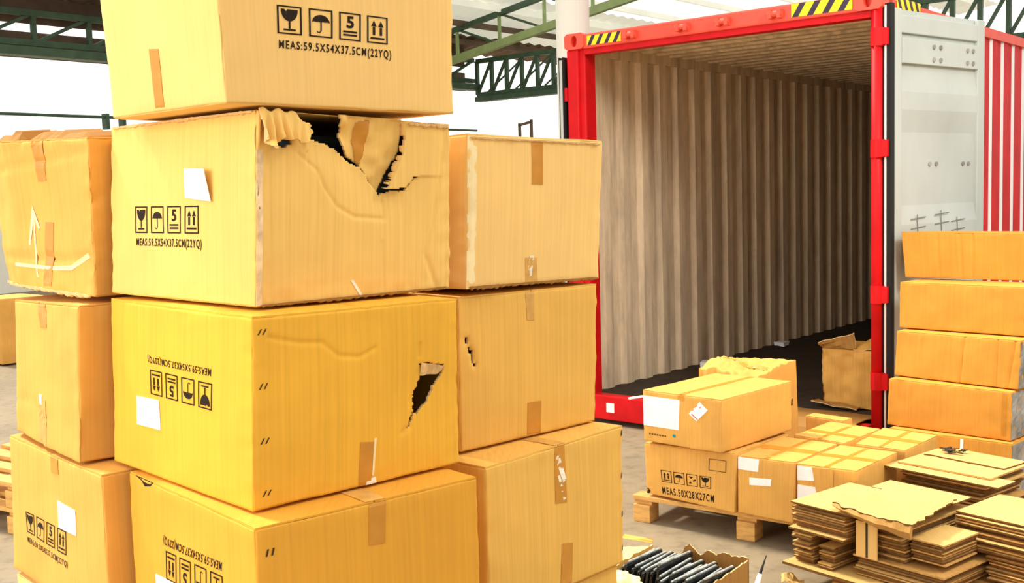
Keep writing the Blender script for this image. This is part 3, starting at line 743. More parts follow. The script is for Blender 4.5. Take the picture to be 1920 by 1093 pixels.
b.print_('R', [[(.012, .62), (.022, .60), (.026, .52), (.014, .50), (.008, .56)]], lambda x, y: (x, y), 'torn_nick', INK_FADED)
# flap piece pushed inward behind the tear, and the crushed corner hanging outside
def patch(name, poly, pt, th, mat, parent, n=64, rag=.008, seed=0):
    """grid cells inside a (u,v) polygon, given thickness; pt(u, v, t) -> point"""
    bm = bmesh.new(); uvl = bm.loops.layers.uv.new('uv'); vd = {}; vb = {}
    x0, x1 = min(q[0] for q in poly)-.01, max(q[0] for q in poly)+.01; y0, y1 = min(q[1] for q in poly)-.01, max(q[1] for q in poly)+.01
    def V(d, i, j, t):
        if (i, j) not in d: d[(i, j)] = bm.verts.new(pt(x0+(x1-x0)*i/n, y0+(y1-y0)*j/n, t))
        return d[(i, j)]
    cells = set()
    for i in range(n):
        for j in range(n):
            u, v = x0+(x1-x0)*(i+.5)/n, y0+(y1-y0)*(j+.5)/n
            k = rag if v < .99 else 0
            if in_poly(u+k*noise.noise(Vector((u*30, v*30, seed))), v+k*noise.noise(Vector((u*30, v*30, seed+5))), poly): cells.add((i, j))
    for i, j in cells:
        f = bm.faces.new((V(vd, i, j, 0), V(vd, i+1, j, 0), V(vd, i+1, j+1, 0), V(vd, i, j+1, 0))); f.smooth = True
        for lp, (a_, b_) in zip(f.loops, ((0, 0), (1, 0), (1, 1), (0, 1))): lp[uvl].uv = ((x0+(x1-x0)*(i+a_)/n)*.54, (y0+(y1-y0)*(j+b_)/n)*.38)
        f = bm.faces.new((V(vb, i, j, th), V(vb, i, j+1, th), V(vb, i+1, j+1, th), V(vb, i+1, j, th))); f.material_index = 1
        for di, dj, e in ((-1, 0, ((0, 0), (0, 1))), (1, 0, ((1, 1), (1, 0))), (0, -1, ((1, 0), (0, 0))), (0, 1, ((0, 1), (1, 1)))):
            if (i+di, j+dj) not in cells:
                q = [(i+a_, j+b_) for a_, b_ in e]
                bm.faces.new((V(vd, *q[0], 0), V(vd, *q[1], 0), V(vb, *q[1], th), V(vb, *q[0], th))).material_index = 1
    fix(bm); return mesh_obj(name, bm, [mat, CARD_EDGE], parent)
pc = [(.378, 1.0), (.722, 1.0), (.720, .90), (.718, .821), (.700, .77), (.668, .711), (.640, .64), (.612, .578), (.570, .65), (.528, .719), (.495, .75), (.461, .775), (.43, .80), (.406, .83), (.40, .88), (.395, .932), (.385, .96)]
def flap_pt(x, y, th):
    dep = .003+.024*(1-y)/.42+.006*noise.noise(Vector((x*12, y*12, 2)))-.012*math.exp(-((x-.40)/.03)**2)*(.6+.6*math.sin(y*40))
    base = b.C[4].lerp(b.C[6], x)*(1-y)+b.C[0].lerp(b.C[2], x)*y
    return base-b.N['R']*(dep+th)
flp = patch('torn_flap', pc, flap_pt, .005, CARD['torn'], b.root)
patch('tape', [(.475, .97), (.545, .985), (.533, .80), (.515, .735), (.49, .755), (.468, .86)], lambda x, y, t: flap_pt(x, y, t-.0014), .0008, TAPE, flp, 30, .002)
cf = [(.004, 1.0), (.14, 1.0), (.165, .985), (.19, .965), (.215, .94), (.232, .925), (.226, .885), (.20, .86), (.175, .835), (.165, .845), (.13, .862), (.10, .865), (.085, .85), (.07, .825), (.05, .81), (.02, .83), (.008, .9)]
def corner_pt(x, y, th):
    k = max(0, min(1, (1.0-y)/.19))
    dep = .010+.018*k+.012*k*math.sin(x*165+noise.noise(Vector((x*18, y*9, 1)))*2.5)*(1.25 if x < .13 else .45)+.012*max(0, x-.15)*9*k
    base = b.C[4].lerp(b.C[6], x)*(1-y)+b.C[0].lerp(b.C[2], x)*y
    return base+b.N['R']*(dep-th)+Vector((0, 0, .004*math.sin(x*90)))
patch('crushed_corner', cf, corner_pt, .005, CARD['torn'], b.root, 72, .012, 3)
def ragged_lip(box, f, u0, u1, v, seed, h=.012, out=.006, mat=None):
    """frayed fold of board along an edge; a dark mat paints joint shade"""
    bm = bmesh.new(); uvl = bm.loops.layers.uv.new('uv'); N = 70; prev = None
    for i in range(N+1):
        x = u0+(u1-u0)*i/N; p_ = box.S(f, x, v); n1 = noise.noise(Vector((x*22, seed, 3))); n2 = noise.noise(Vector((x*60, seed, 8)))
        hh = h*(.55+.9*abs(n1)+.5*n2); oo = out*(.5+.9*abs(n2)+.6*n1)
        if i in (0, N): hh, oo = hh*.3, oo*.3
        row = [bm.verts.new(p_+box.N[f]*a_+Vector((0, 0, c_))) for a_, c_ in ((.0005, -hh), (oo+.002, -hh*.7), (oo+.003, hh*.25), (.0005, hh*.15))]
        if prev:
            for k in range(4): bm.faces.new((prev[k], row[k], row[(k+1) % 4], prev[(k+1) % 4]))
        else: bm.faces.new(row)
        prev = row
    bm.faces.new(prev[::-1]); fix(bm); return mesh_obj('frayed_and_shade_edge', bm, mat or CARD_EDGE, box.root)
ragged_lip(b, 'L', .02, .98, .992, 1, .007, .005); ragged_lip(b, 'R', .74, .99, .985, 2, .008, .005); ragged_lip(b, 'R', .02, .98, .012, 7, .007, .004, CARD_IN)  # the dark lip paints contact shade along the lower joint
# the goods inside
ctrA = sum((Vector(p) for p in CN['A2']), Vector())/8
def AF(x, y, z):   # along R, depth inward, up
    B = Vector(CN['A2'][4]); rr = (Vector(CN['A2'][6])-B); rr.z = 0; rr.normalize(); dd = Vector((-rr.y, rr.x, 0))
    return B+rr*x+dd*y+Vector((0, 0, z))
bm = bmesh.new(); fbox(bm, AF, (.05, .49), (.05, .50), (.012, .30), bev=.01); gd = mesh_obj('boxed_goods', bm, GREYP)
tag(gd, 'dark grey-green plastic case showing through the rip of the torn carton', 'plastic case')
bm = bmesh.new(); fbox(bm, AF, (.10, .36), (.045, .06), (.25, .285), bev=.004); mesh_obj('case_rim', bm, BLACKP, gd)
bm = bmesh.new(); fbox(bm, AF, (.14, .30), (.10, .3), (.302, .345), bev=.006); mesh_obj('case_handle', bm, GREYP, gd)

A3_H = [(.791, .642), (.829, .646), (.915, .616), (.923, .596), (.899, .541), (.87, .501), (.832, .409), (.789, .357), (.755, .357), (.756, .461), (.771, .51), (.792, .552)]
b = Carton('A3', 'golden carton with a dark hole, third from the top of the tall stack', CARD['gold'], GA, 3, 'L', n=22, nb=150, nc=120,
           holes={'R': [A3_H, [(.755, .365), (.765, .36), (.742, .287), (.70, .255), (.733, .293)]]},
           creases=[('R', [(.07, .893), (.204, .848), (.31, .834), (.382, .754), (.481, .733), (.559, .772)], .0025, .005), ('R', [(.79, .69), (.795, .76)], .003, .004),
                    ('R', [(.755, .357), (.733, .287), (.698, .257)], .003, .006)],
           dents=[('R', .80, .45, .09, .006)])
symbols(b, 'L', flip([(.323, .627), (.762, .623), (.76, .478), (.324, .483)]), SET)
words(b, 'L', flip([(.305, .712), (.756, .715), (.752, .66), (.312, .664)]), MEAS)
b.label('L', [(.21, .45), (.388, .457), (.393, .286), (.209, .28)])
b.tape('R', [(.482, .255), (.546, .241), (.53, .0), (.471, .0)])
b.tape('R', [(.548, .262), (.560, .262), (.545, .05), (.536, .05)], SCUFF, 'scuff_mark')
b.tape('R', [(.515, .035), (.555, .04), (.56, .0), (.505, .0)], GLINT, 'tape_scrap_glint')
b.plate('R', 0, 1, 0, 1, -.010, -.005, CARD_EDGE, 'torn_flap', 8, 4, warp=lambda x, y: .011*y+.004*math.sin(x*9), quad=[(.80, .650), (.922, .612), (.897, .565), (.80, .57)])
for i, (u, v) in enumerate(((.030, .925), (.036, .645), (.040, .361), (.049, .085))):
    b.print_('R', [[(u+k*.02-.009, v-.014), (u+k*.02-.003, v-.014), (u+k*.02+.010, v+.016), (u+k*.02+.004, v+.016)] for k in (0, 1)], lambda x, y: (x, y), 'staple_mark', STAPLE)
b = Carton('A4', 'golden carton fourth from the top of the tall stack, cut off below', CARD['dark'], GA, 4, 'L', n=22, bulge=.003)
symbols(b, 'L', flip([(.321, .646), (.768, .678), (.764, .51), (.312, .477)]), SET)
words(b, 'L', flip([(.306, .733), (.769, .765), (.760, .70), (.301, .675)]), MEAS)
b.label('L', [(.215, .47), (.425, .488), (.41, .316), (.199, .291)])
b.tape('R', [(.473, 1), (.55, 1), (.537, .771), (.463, .783)]); b.tape('T', [(.46, .22), (.55, .22), (.55, 0), (.46, 0)], TAPE_CLEAR, ny=6)
b.print_('R', [[(.036+k*.022, .855), (.044+k*.022, .855), (.052+k*.022, .89), (.044+k*.022, .89)] for k in (0, 1)], lambda x, y: (x, y), 'staple_mark', STAPLE)
# torn black corner where the fourth carton meets its neighbour
b.print_('L', [[(.05, 1), (.12, .985), (.15, .96), (.20, .975), (.22, 1)]], lambda x, y: (x, min(y, .999)), 'torn_edge', INK)
low = 'plain brown carton in the unseen bottom layers of the tall stack'
for k in ('A5', 'A6', 'B5', 'C5'): Carton(k, low, CARD['dark'], 'cartons hidden in the lowest layers', ord(k[0])+int(k[1]), flaps=False, n=8)

# --- column B (left of A)
b = Carton('B1', 'crushed carton at the top left of the tall stack with ragged open flaps', CARD['brown'], GA, 11, 'R', n=34, nb=16, amp=.006, bulge=-.006, bend=(.78, .03), crumple=.012,
           creases=[('L', [(.075, .196), (.478, .209), (.713, .218), (1.02, .259)], .005, .008), ('L', [(.148, .813), (.478, .853), (.76, .889), (.984, .939)], .004, .008), ('L', [(.205, .0), (.19, 1)], .010, .006)])
B1q = lambda q: [(1-(1-u)/1.225, v) for u, v in q]
b.tape('L', B1q([(.423, 1), (.553, 1), (.528, .736), (.432, .729)])); b.tape('L', B1q([(.467, .46), (.563, .46), (.515, .0), (.413, .0)]))
b.print_('L', strip(.318, .08, .336, .54)+[[(.325, .57), (.245, .30), (.265, .29), (.335, .50)], [(.325, .57), (.40, .42), (.385, .40), (.32, .50)]]+strip(.06, .14, .5, .165)+[[(.5, .14), (.75, .155), (.95, .25), (.95, .28), (.74, .185), (.5, .165)]], lambda x, y: (1-(1-x)/1.225, y), 'scuff_mark', SCUFF)
for q, (u0, u1, z) in enumerate(((.16, .42, .02), (.52, .98, .03))):
    bm = bmesh.new(); N = 14; rows = []
    for i in range(N+1):
        x = u0+(u1-u0)*i/N; p = b.S('L', x, 1)
        h = (.012+.022*abs(noise.noise(Vector((x*16, q, 1)))))*(1 if 0 < i < N else .2)
        rw = []
        for dz, dy in ((0, .0), (h, .012), (h*1.1+.004, .10), (0, .10)): rw.append(bm.verts.new(p+Vector((0, 0, .004+dz))-b.N['L']*dy))
        rows.append(rw)
    for a_, c_ in zip(rows, rows[1:]):
        for k in range(4): bm.faces.new((a_[k], c_[k], c_[(k+1) % 4], a_[(k+1) % 4]))
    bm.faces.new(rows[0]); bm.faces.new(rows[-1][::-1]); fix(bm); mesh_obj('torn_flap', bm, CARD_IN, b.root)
ragged_lip(b, 'L', .02, .98, .01, 5, .010, .008)
b = Carton('B2', 'leaning carton second from the top at the left edge of the tall stack', CARD['brown'], GA, 12, 'R', n=26, amp=.005, bend=(.86, .05), crumple=.009, creases=[('L', [(.90, 0), (.93, 1)], .003, .006), ('L', [(.05, .22), (.4, .3), (.62, .18)], .003, .006)])
b.tape('L', [(.494, 1), (.599, 1), (.624, .835), (.538, .829)]); b.tape('L', [(.499, .303), (.606, .333), (.6, .0), (.503, .0)], TAPE_CLEAR)
b.label('L', [(.515, .36), (.555, .36), (.555, .29), (.52, .29)], 'tape_scrap_glint', mat=GLINT)
b = Carton('B3', 'symbol-printed carton with a square white label at the lower left of the tall stack', CARD['brown'], GA, 13, 'R', n=22, amp=.004)
symbols(b, 'L', [(.19, .503), (.636, .527), (.622, .36), (.188, .353)], SET)
words(b, 'L', [(.185, .318), (.635, .323), (.63, .269), (.194, .265)], MEAS)
b.label('L', [(.566, .71), (.736, .7), (.732, .533), (.559, .527)])
b.tape('L', [(.506, 1), (.591, 1), (.588, .89), (.511, .884)])
b.tape('L', [(.10, .82), (.60, .86), (.60, .76), (.12, .74)], SCUFF, 'scuff_mark', 6, 3) if False else None
Carton('B4', 'carton whose corner just shows at the lower left edge, under the symbol-printed carton', CARD['pale'], GA, 14, 'R', n=12)
# --- column C (right of A)
b = Carton('C1', 'top carton of the column right of the torn carton, pale with two tape ends', CARD['pale'], GA, 21, 'L', n=26, crumple=.006, dents=[('R', .98, .0, .08, -.004)], creases=[('R', [(.07, 0), (.07, 1)], .002, .004), ('R', [(.90, .1), (.97, 1)], .002, .006)])
b.tape('R', [(.439, 1), (.519, 1), (.526, .684), (.445, .686)]); b.tape('R', [(.409, .187), (.493, .183), (.509, .0), (.424, .0)], TAPE_CLEAR)
b.tape('R', [(.0, 1), (.065, 1), (.065, 0), (.0, 0)], SCUFF, 'worn_edge', 2, 12)
ragged_lip(b, 'R', .02, .98, .015, 8, .009, .005, CARD_IN); ragged_lip(b, 'R', .02, .98, .985, 9, .006, .004)  # lower lip coloured dark as shade between the two cartons
b.tape('R', [(.44, .20), (.47, .20), (.46, .05), (.43, .05)], GLINT, 'tape_scrap_glint')
b = Carton('C2', 'tan carton between the two taped cartons right of the punched-hole carton', CARD['tan'], GA, 22, 'L', n=40, nb=60, nc=44,
           holes={'R': [[(.040, .735), (.055, .735), (.088, .64), (.105, .553), (.092, .553), (.070, .63)]]}, creases=[('R', [(.04, .73), (.09, .63), (.10, .55)], .004, .008)])
b.tape('R', [(.457, 1), (.518, 1), (.517, .801), (.463, .807)], TAPE_CLEAR); b.tape('R', [(.463, .24), (.562, .236), (.561, 0), (.462, 0)])
b = Carton('C3', 'tan carton jutting out at the lower right of the tall stack with shiny tape', CARD['tan'], GA, 23, 'L', n=26, amp=.004, crumple=.006)
b.tape('R', [(.47, 1), (.541, 1), (.545, .60), (.463, .616)]); b.tape('R', [(.501, .324), (.583, .301), (.575, .0), (.493, .0)])
b.tape('T', [(.47, .3), (.545, .3), (.545, 0), (.47, 0)], TAPE_CLEAR, ny=6)
b.tape('R', [(.475, .92), (.500, .95), (.545, .76), (.52, .74)], GLINT, 'tape_scrap_glint'); b.tape('R', [(.485, .80), (.50, .80), (.54, .63), (.52, .62)], GLINT, 'tape_scrap_glint')
for v in (.93, .62, .34, .08): b.print_('R', [[(.985, v), (.998, v+.01), (.998, v+.05), (.988, v+.04)]], lambda x, y: (x, y), 'staple_mark', STAPLE)
Carton('C4', 'carton just showing at the bottom edge beneath the shiny-taped carton', CARD['tan'], GA, 24, 'L', n=12)

# --- small cartons on the pallet
GD = 'small cartons on the wooden pallet'
b = Carton('D0', 'small carton printed with arrows and 50X28X27CM at the left end of the pallet', CARD['small'], GD, 31, 'R', n=20)
symbols(b, 'L', [(.18, .523), (.741, .544), (.743, .335), (.190, .296)], (sym_arrows, sym_umbrella, sym_keep, sym_glass), .22, .04)
words(b, 'L', [(.187, .20), (.777, .238), (.778, .10), (.195, .06)], 'MEAS.50X28X27CM')
b.print_('L', [[((x*.185)+.712, y*.21+.658) for x, y in p] for p in frame(.05, .06)], lambda x, y: (x, y), 'printed_frame', INK_FADED)
b.print_('L', [[(.0, .0), (.03, .0), (.05, .06), (.02, .12), (.0, .10)]], lambda x, y: (x, y), 'torn_edge', INK)
b = Carton('D1', 'long carton with a big white sheet label lying on top of the arrow-printed small carton', CARD['small'], GD, 32, 'R', n=20, crumple=.005)
b.label('L', [(.005, .902), (.484, .898), (.473, .316), (.002, .314)])
st = b.label('L', [(.736, .912), (.835, .776), (.698, .539), (.6, .667)], 'sticker')
b.print_('L', [[(.64, .735), (.66, .77), (.665, .76), (.645, .725)], [(.67, .80), (.705, .85), (.71, .84), (.675, .79)], [(.63, .66), (.64, .675), (.72, .58), (.71, .57)], [(.73, .80), (.755, .835), (.76, .825), (.735, .79)]], lambda x, y: (x, y), 'sticker_print', REDINK, st, .0022)
b.print_('L', [[(.387+.046*(.5+.5*math.cos(t)), .155+.065*(.5+.5*math.sin(t))) for t in [i*math.tau/10 for i in range(10)]]], lambda x, y: (x, y), 'printed_dot', TEAL)
b.print_('L', [q for k in range(7) for q in strip(.077+k*.034, .142, .077+k*.034+.024, .172, 2)], lambda x, y: (x, y), 'blurred_print', INK_FADED)
b.tape('T', [(1, .535), (1, .465), (0, .465), (0, .535)], TAPE, nx=12, ny=3); b.tape('L', [(.46, 1), (.54, 1), (.54, .90), (.46, .90)], TAPE)
bm = bmesh.new(); p0 = b.S('L', .0, .88); cyl(bm, p0, p0+Vector((-.075, .01, -.012)), .006, 8); mesh_obj('strap_end', bm, PAPER, b.root)
b = Carton('D2', 'upright small carton with two white stickers, middle of the pallet front row', CARD['small'], GD, 33, 'R', n=20)
b.label('L', [(.01, .985), (.386, .985), (.371, .769), (.01, .771)]); b.label('L', [(.218, .653), (.608, .680), (.604, .56), (.222, .525)])
b.tape('T', [(1, .54), (1, .46), (0, .46), (0, .54)], TAPE, nx=12, ny=3); b.tape('T', [(.40, 1), (.55, 1), (.55, 0), (.40, 0)], TAPE)
b = Carton('D3', 'small carton with its label corner torn open, beside the flattened-card piles', CARD['small'], GD, 34, 'R', n=20)
b.label('L', [(.01, .975), (.309, .97), (.365, .763), (.01, .732)]); b.label('L', [(.01, .66), (.41, .655), (.43, .42), (.01, .42)])
b.plate('L', 0, 1, 0, 1, .002, .006, CARD['small'], 'torn_flap', 6, 6, warp=lambda x, y: .02*(1-x)*(1-x), quad=[(.30, .995), (.62, .985), (.62, .30), (.43, .34)])
b.tape('T', [(1, .54), (1, .46), (0, .46), (0, .54)], TAPE, nx=12, ny=3); b.tape('T', [(.42, 1), (.54, 1), (.54, 0), (.42, 0)], TAPE)
b = Carton('D4', 'small carton behind the middle of the pallet, only its taped top showing', CARD['small'], GD, 35, 'R', n=14)
b.tape('T', [(1, .54), (1, .46), (0, .46), (0, .54)], TAPE, nx=12, ny=3); b.tape('T', [(.30, 1), (.42, 1), (.42, 0), (.30, 0)], TAPE)
b = Carton('D5', 'small carton at the back right of the pallet, in front of the tall carton pile', CARD['small'], GD, 36, 'R', n=14)
b.tape('T', [(1, .54), (1, .46), (0, .46), (0, .54)], TAPE, nx=12, ny=3); b.tape('T', [(.40, 1), (.54, 1), (.54, 0), (.40, 0)], TAPE)
Carton('D6', 'carton behind the pallet just in front of the container mouth, only its top edge showing', CARD['small'], GD, 37, 'R', n=14)
Carton('D7', 'small carton propping up the far end of the long white-labelled carton, almost hidden', CARD['small'], GD, 38, 'R', n=8)
def e1_extra(s, a, b, c, fs):
    if c > .55:
        k = (c-.55)/.45; p = Vector((a*3, b*3, 2))
        dz = -.05*math.exp(-((a-.25)**2+(b-.1)**2)/.05)+.045*math.exp(-((a-.8)**2+(b-.35)**2)/.06)+.02*noise.noise(p*2)+.012*noise.noise(p*6)
        return Vector((0, 0, dz*k*(1-.6*(b > .9))))+s.N['L']*(-.02*k*noise.noise(p*3))
    return Vector()
b = Carton('E1', 'carton with a crushed buckled top behind the long white-labelled carton', CARD['small'], GD, 39, 'R', n=30, flaps=False, extra=e1_extra)
b.tape('T', [(.36, .95), (.44, .95), (.44, .1), (.36, .1)], TAPE)
bm = bmesh.new()
c0 = b.S('R', .84, .62); rr = (b.C[2]-b.C[0]).normalized()
for i in range(12):
    t0, t1 = i*math.tau/12, (i+1)*math.tau/12
    bm.faces.new([bm.verts.new(c0+b.N['R']*.002+rr*math.cos(t)*k*.6+Vector((0, 0, math.sin(t)*k))) for t, k in ((t0, .022), (t1, .022), (t1, .009), (t0, .009))])
fix(bm); mesh_obj('hand_hole', bm, INK_FADED, b.root)

def e2_extra(s, a, b, c, fs):
    d = Vector()
    if 'L' in fs: d += s.N['L']*(.02*noise.noise(Vector((a*5, c*4, 8)))+.01*math.sin(a*18)*(c < .9))
    return d
b = Carton('E2', 'battered open carton with loose flaps standing just inside the container mouth', CARD['small'], None, 40, 'R', n=30, flaps=False, extra=e2_extra, crumple=.012, amp=.008,
           creases=[('L', [(.33, 0), (.36, 1)], .006, .008), ('L', [(.63, 0), (.6, 1)], .006, .008)])
def freeplate(name, pts, th, mat, parent, nrm=None, ji=0.0, seed=0):
    """four corner points, bent slab with thickness"""
    bm = bmesh.new(); uvl = bm.loops.layers.uv.new('uv'); p = [Vector(x) for x in pts]; n_ = nrm or (p[1]-p[0]).cross(p[3]-p[0]).normalized(); N = 8; G = []
    for lay in (0, 1):
        rows = []
        for j in range(N+1):
            row = []
            for i in range(N+1):
                x, y = i/N, j/N; q = (p[0]*(1-x)+p[1]*x)*(1-y)+(p[3]*(1-x)+p[2]*x)*y
                q = q+n_*(ji*noise.noise(Vector((x*3+seed, y*3, seed)))+(th if lay == 0 else 0))
                row.append(bm.verts.new(q))
            rows.append(row)
        G.append(rows)
    t, bb = G
    for j in range(N):
        for i in range(N):
            bm.faces.new((t[j][i], t[j][i+1], t[j+1][i+1], t[j+1][i])); bm.faces.new((bb[j][i], bb[j+1][i], bb[j+1][i+1], bb[j][i+1]))
    for i in range(N):
        for fc in ((t[0][i], bb[0][i], bb[0][i+1], t[0][i+1]), (t[N][i], t[N][i+1], bb[N][i+1], bb[N][i]), (t[i][0], t[i+1][0], bb[i+1][0], bb[i][0]), (t[i][N], bb[i][N], bb[i+1][N], t[i+1][N])):
            bm.faces.new(fc).material_index = 1
    for f in bm.faces:
        for lp in f.loops: lp[uvl].uv = (lp.vert.co.x+.4*lp.vert.co.y, lp.vert.co.z+lp.vert.co.y*.6)
    fix(bm); return mesh_obj(name, bm, [mat, CARD_EDGE], parent)
TL, TR = b.S('L', 0, 1), b.S('L', 1, 1); Z = Vector((0, 0, 1)); nL = b.N['L']
freeplate('open_flap', [TL+Z*.012, TL.lerp(TR, .52)+Z*.02, TL.lerp(TR, .45)+Z*.12-nL*.04, TL+Z*.05+nL*.06], .006, CARD_IN, b.root, ji=.02, seed=3)
freeplate('open_flap', [TL.lerp(TR, .48)+Z*.004, TR+Z*.005, TR+Z*.09-nL*.2, TL.lerp(TR, .55)+Z*.06-nL*.2], .006, CARD['small'], b.root, ji=.02, seed=5)
BL, BR_ = b.S('L', 0, .07), b.S('L', 1, .02)
freeplate('torn_flap', [BL+nL*.012-(TR-TL)*.08, BL.lerp(BR_, .6)+nL*.03, BL.lerp(BR_, .62)+nL*.10-Z*.006, BL+nL*.10-Z*.0-(TR-TL)*.1], .006, CARD_IN, b.root, ji=.015, seed=6)
Carton.bump = None

# --- tall pile by the open door
GF = 'long cartons piled beside the open container door'
for i, (k, lab, sd_, seam) in enumerate((('F1', 'top long carton of the pile beside the open container door', 51, 'L'), ('F2', 'second carton from the top of the pile beside the open container door', 52, 'L'),
      ('F3', 'creased third carton from the top of the pile beside the container door', 53, 'L'), ('F4', 'fourth carton from the top of the door pile, jutting out left', 54, 'L'), ('F5', 'lowest carton of the door pile, half hidden behind flattened cards', 55, 'L'))):
    cr_ = {'F1': [('L', [(.30, 0), (.30, 1)], .006, .005), ('L', [(.49, 0), (.48, 1)], .006, .005), ('L', [(.57, 0), (.58, .5), (.585, 1)], .008, .006)],
           'F3': [('L', [(.55, 0), (.57, 1)], .008, .006), ('L', [(.83, 0), (.83, 1)], .006, .005), ('L', [(.92, 0), (.96, 1)], .007, .006)]}.get(k, [])
    b = Carton(k, lab, CARD['orange'], GF, sd_, seam, n=80, nb=12, nc=16, creases=cr_, amp=.004, crumple=.005)
    if k in ('F3', 'F4', 'F5'): b.plate('R', .0, 1, .02, .98, .001, .003, STEEL, 'film_wrap', 8, 8, warp=lambda x, y: .004*math.sin(x*20+y*9))
    if k == 'F5': b.label('L', [(.60, .98), (.625, .98), (.625, .70), (.60, .70)], 'paper_strip')
    if k == 'F4': b.tape('L', [(.93, 1), (.965, 1), (.965, .1), (.93, .1)], TAPE, nx=2)

# ------------------------------------------------------------------ pallets
def pallet(label, org, e1, e2, L1, L2, H, group=None, nb=3):
    org, e1, e2 = Vector(org), Vector(e1).normalized(), Vector(e2).normalized()
    fr = lambda x, y, z: org+e1*x+e2*y+Vector((0, 0, z))
    t = empty('wooden_pallet', org+e1*L1/2+e2*L2/2, label, 'pallet', group)
    th = .024
    n = 6
    for i in range(n):                                    # deck boards along e1
        y0 = (L2-.10)*i/(n-1)
        bm = bmesh.new(); fbox(bm, fr, (0, L1), (y0, y0+.10), (H-th, H), bev=.003); fix(bm); mesh_obj('deck_board', bm, WOOD, t)
    for j in range(nb):
        x0 = (L1-.105)*j/(nb-1)
        bm = bmesh.new(); fbox(bm, fr, (x0, x0+.105), (0.02, L2-.02), (H-2*th, H-th-.0005), bev=.002); fix(bm); mesh_obj('bearer', bm, WOOD, t)
        for y0 in (.0, L2/2-.05, L2-.10):
            bm = bmesh.new(); fbox(bm, fr, (x0+.003, x0+.103), (y0, y0+.10), (0, H-2*th-.0005), bev=.004); fix(bm); mesh_obj('block', bm, WOOD, t)
    return t
pallet('wooden pallet on the floor under the small cartons, its corner blocks showing', (.614, 5.748, 0), (.80, -.60, 0), (.60, .80, 0), 1.30, 1.22, .143)
GO = Vector((1.20, 4.70, 0)); G1 = Vector((.616, -.788, 0)).normalized(); G2 = Vector((.788, .616, 0)).normalized()
def GF_(x, y, z): return GO+G1*x+G2*y+Vector((0, 0, z))
pallet('low wooden pallet buried under the piles of flattened cartons', GO+G2*.06+G1*.16, G1, G2, 1.02, .95, .105)
t1 = pallet('lower of two stacked pallets at the left edge behind the tall stack', (-3.55, 6.35, 0), (.84, -.55, 0), (.55, .84, 0), 1.0, 1.0, .143, 'stacked pallets at the left edge')
for o in [t1]:
    r = o.copy(); COL.objects.link(r); r.location = o.location+Vector((0, 0, .145)); r['label'] = 'upper of two stacked pallets at the left edge behind the tall stack'
    for ch in o.children:
        c = ch.copy(); COL.objects.link(c); c.parent = r; c.matrix_parent_inverse = ch.matrix_parent_inverse
CN['J1'] = tuple((x, y, z) for z in (.76, .02) for x, y in ((-5.75, 12.2), (-6.2, 12.6), (-5.4, 12.6), (-5.85, 13.0)))
b = Carton('J1', 'distant brown carton at the far left edge of the photo, standing on the floor', CARD['small'], None, 61, 'R', n=10)
CN['J1'] = tuple((x, y, z-.02 if z > .1 else 0) for x, y, z in CN['J1'])
b.plate('B', .0, 1, 0, 1, 0, .001, RUBBER, 'x') if False else None

# ------------------------------------------------------------------ flattened cartons
ORD = ['top', 'second', 'third', 'fourth', 'fifth', 'sixth', 'seventh', 'eighth', 'ninth', 'tenth', 'eleventh', 'twelfth', 'thirteenth', 'fourteenth', 'fifteenth', 'sixteenth']
def sheet(label, group, x0, x1, y0, y1, z, th, mat, rot=0, sag=.0, seed=0, ragged=0, name='flattened_carton', notch=None, bow=.003):
    bm = bmesh.new(); N1, N2 = 14, 10; cx, cy = (x0+x1)/2, (y0+y1)/2; G = []
    c, s_ = math.cos(rot), math.sin(rot)
    for lay in (0, 1):
        rows = []
        for j in range(N2+1):
            row = []
            for i in range(N1+1):
                x, y = x0+(x1-x0)*i/N1, y0+(y1-y0)*j/N2
                if ragged and j == 0: y += ragged*noise.noise(Vector((x*22, seed, 1)))
                if ragged and i in (0, N1): x += ragged*.6*noise.noise(Vector((y*22, seed, 5)))
                dx, dy = x-cx, y-cy; x, y = cx+dx*c-dy*s_, cy+dx*s_+dy*c
                zz = z+(th if lay == 0 else 0)+bow*abs(noise.noise(Vector((x*5+seed, y*5, seed*1.7))))*.5-sag*max(0, .25-j/N2)*4*(i/N1)
                row.append(bm.verts.new(GF_(x, y, zz)))
            rows.append(row)
        G.append(rows)
    t, bb = G
    for j in range(N2):
        for i in range(N1):
            bm.faces.new((t[j][i], t[j][i+1], t[j+1][i+1], t[j+1][i])); bm.faces.new((bb[j][i], bb[j+1][i], bb[j+1][i+1], bb[j][i+1]))
    for i in range(N1):
        for fc in ((t[0][i], bb[0][i], bb[0][i+1], t[0][i+1]), (t[N2][i], t[N2][i+1], bb[N2][i+1], bb[N2][i])): bm.faces.new(fc).material_index = 1
    for j in range(N2):
        for fc in ((t[j][0], t[j+1][0], bb[j+1][0], bb[j][0]), (t[j][N1], bb[j][N1], bb[j+1][N1], t[j+1][N1])): bm.faces.new(fc).material_index = 1
    fix(bm)
    o = mesh_obj(name, bm, [mat, FLAT_EDGE2 if (seed*7) % 10 < 3 else FLAT_EDGE])
    return tag(o, label, 'flattened carton', group)
FLAT_EDGE = simple('shade_dark_card_edge', (.20, .095, .03, 1), .85, .1, .4, 30)  # shade on the pile fronts put into the dark edge colour
FLAT_EDGE2 = simple('unshaded_card_edge', (.62, .36, .12, 1), .8, .15, .3, 40)  # lighter edge of some sheets, without the painted shade
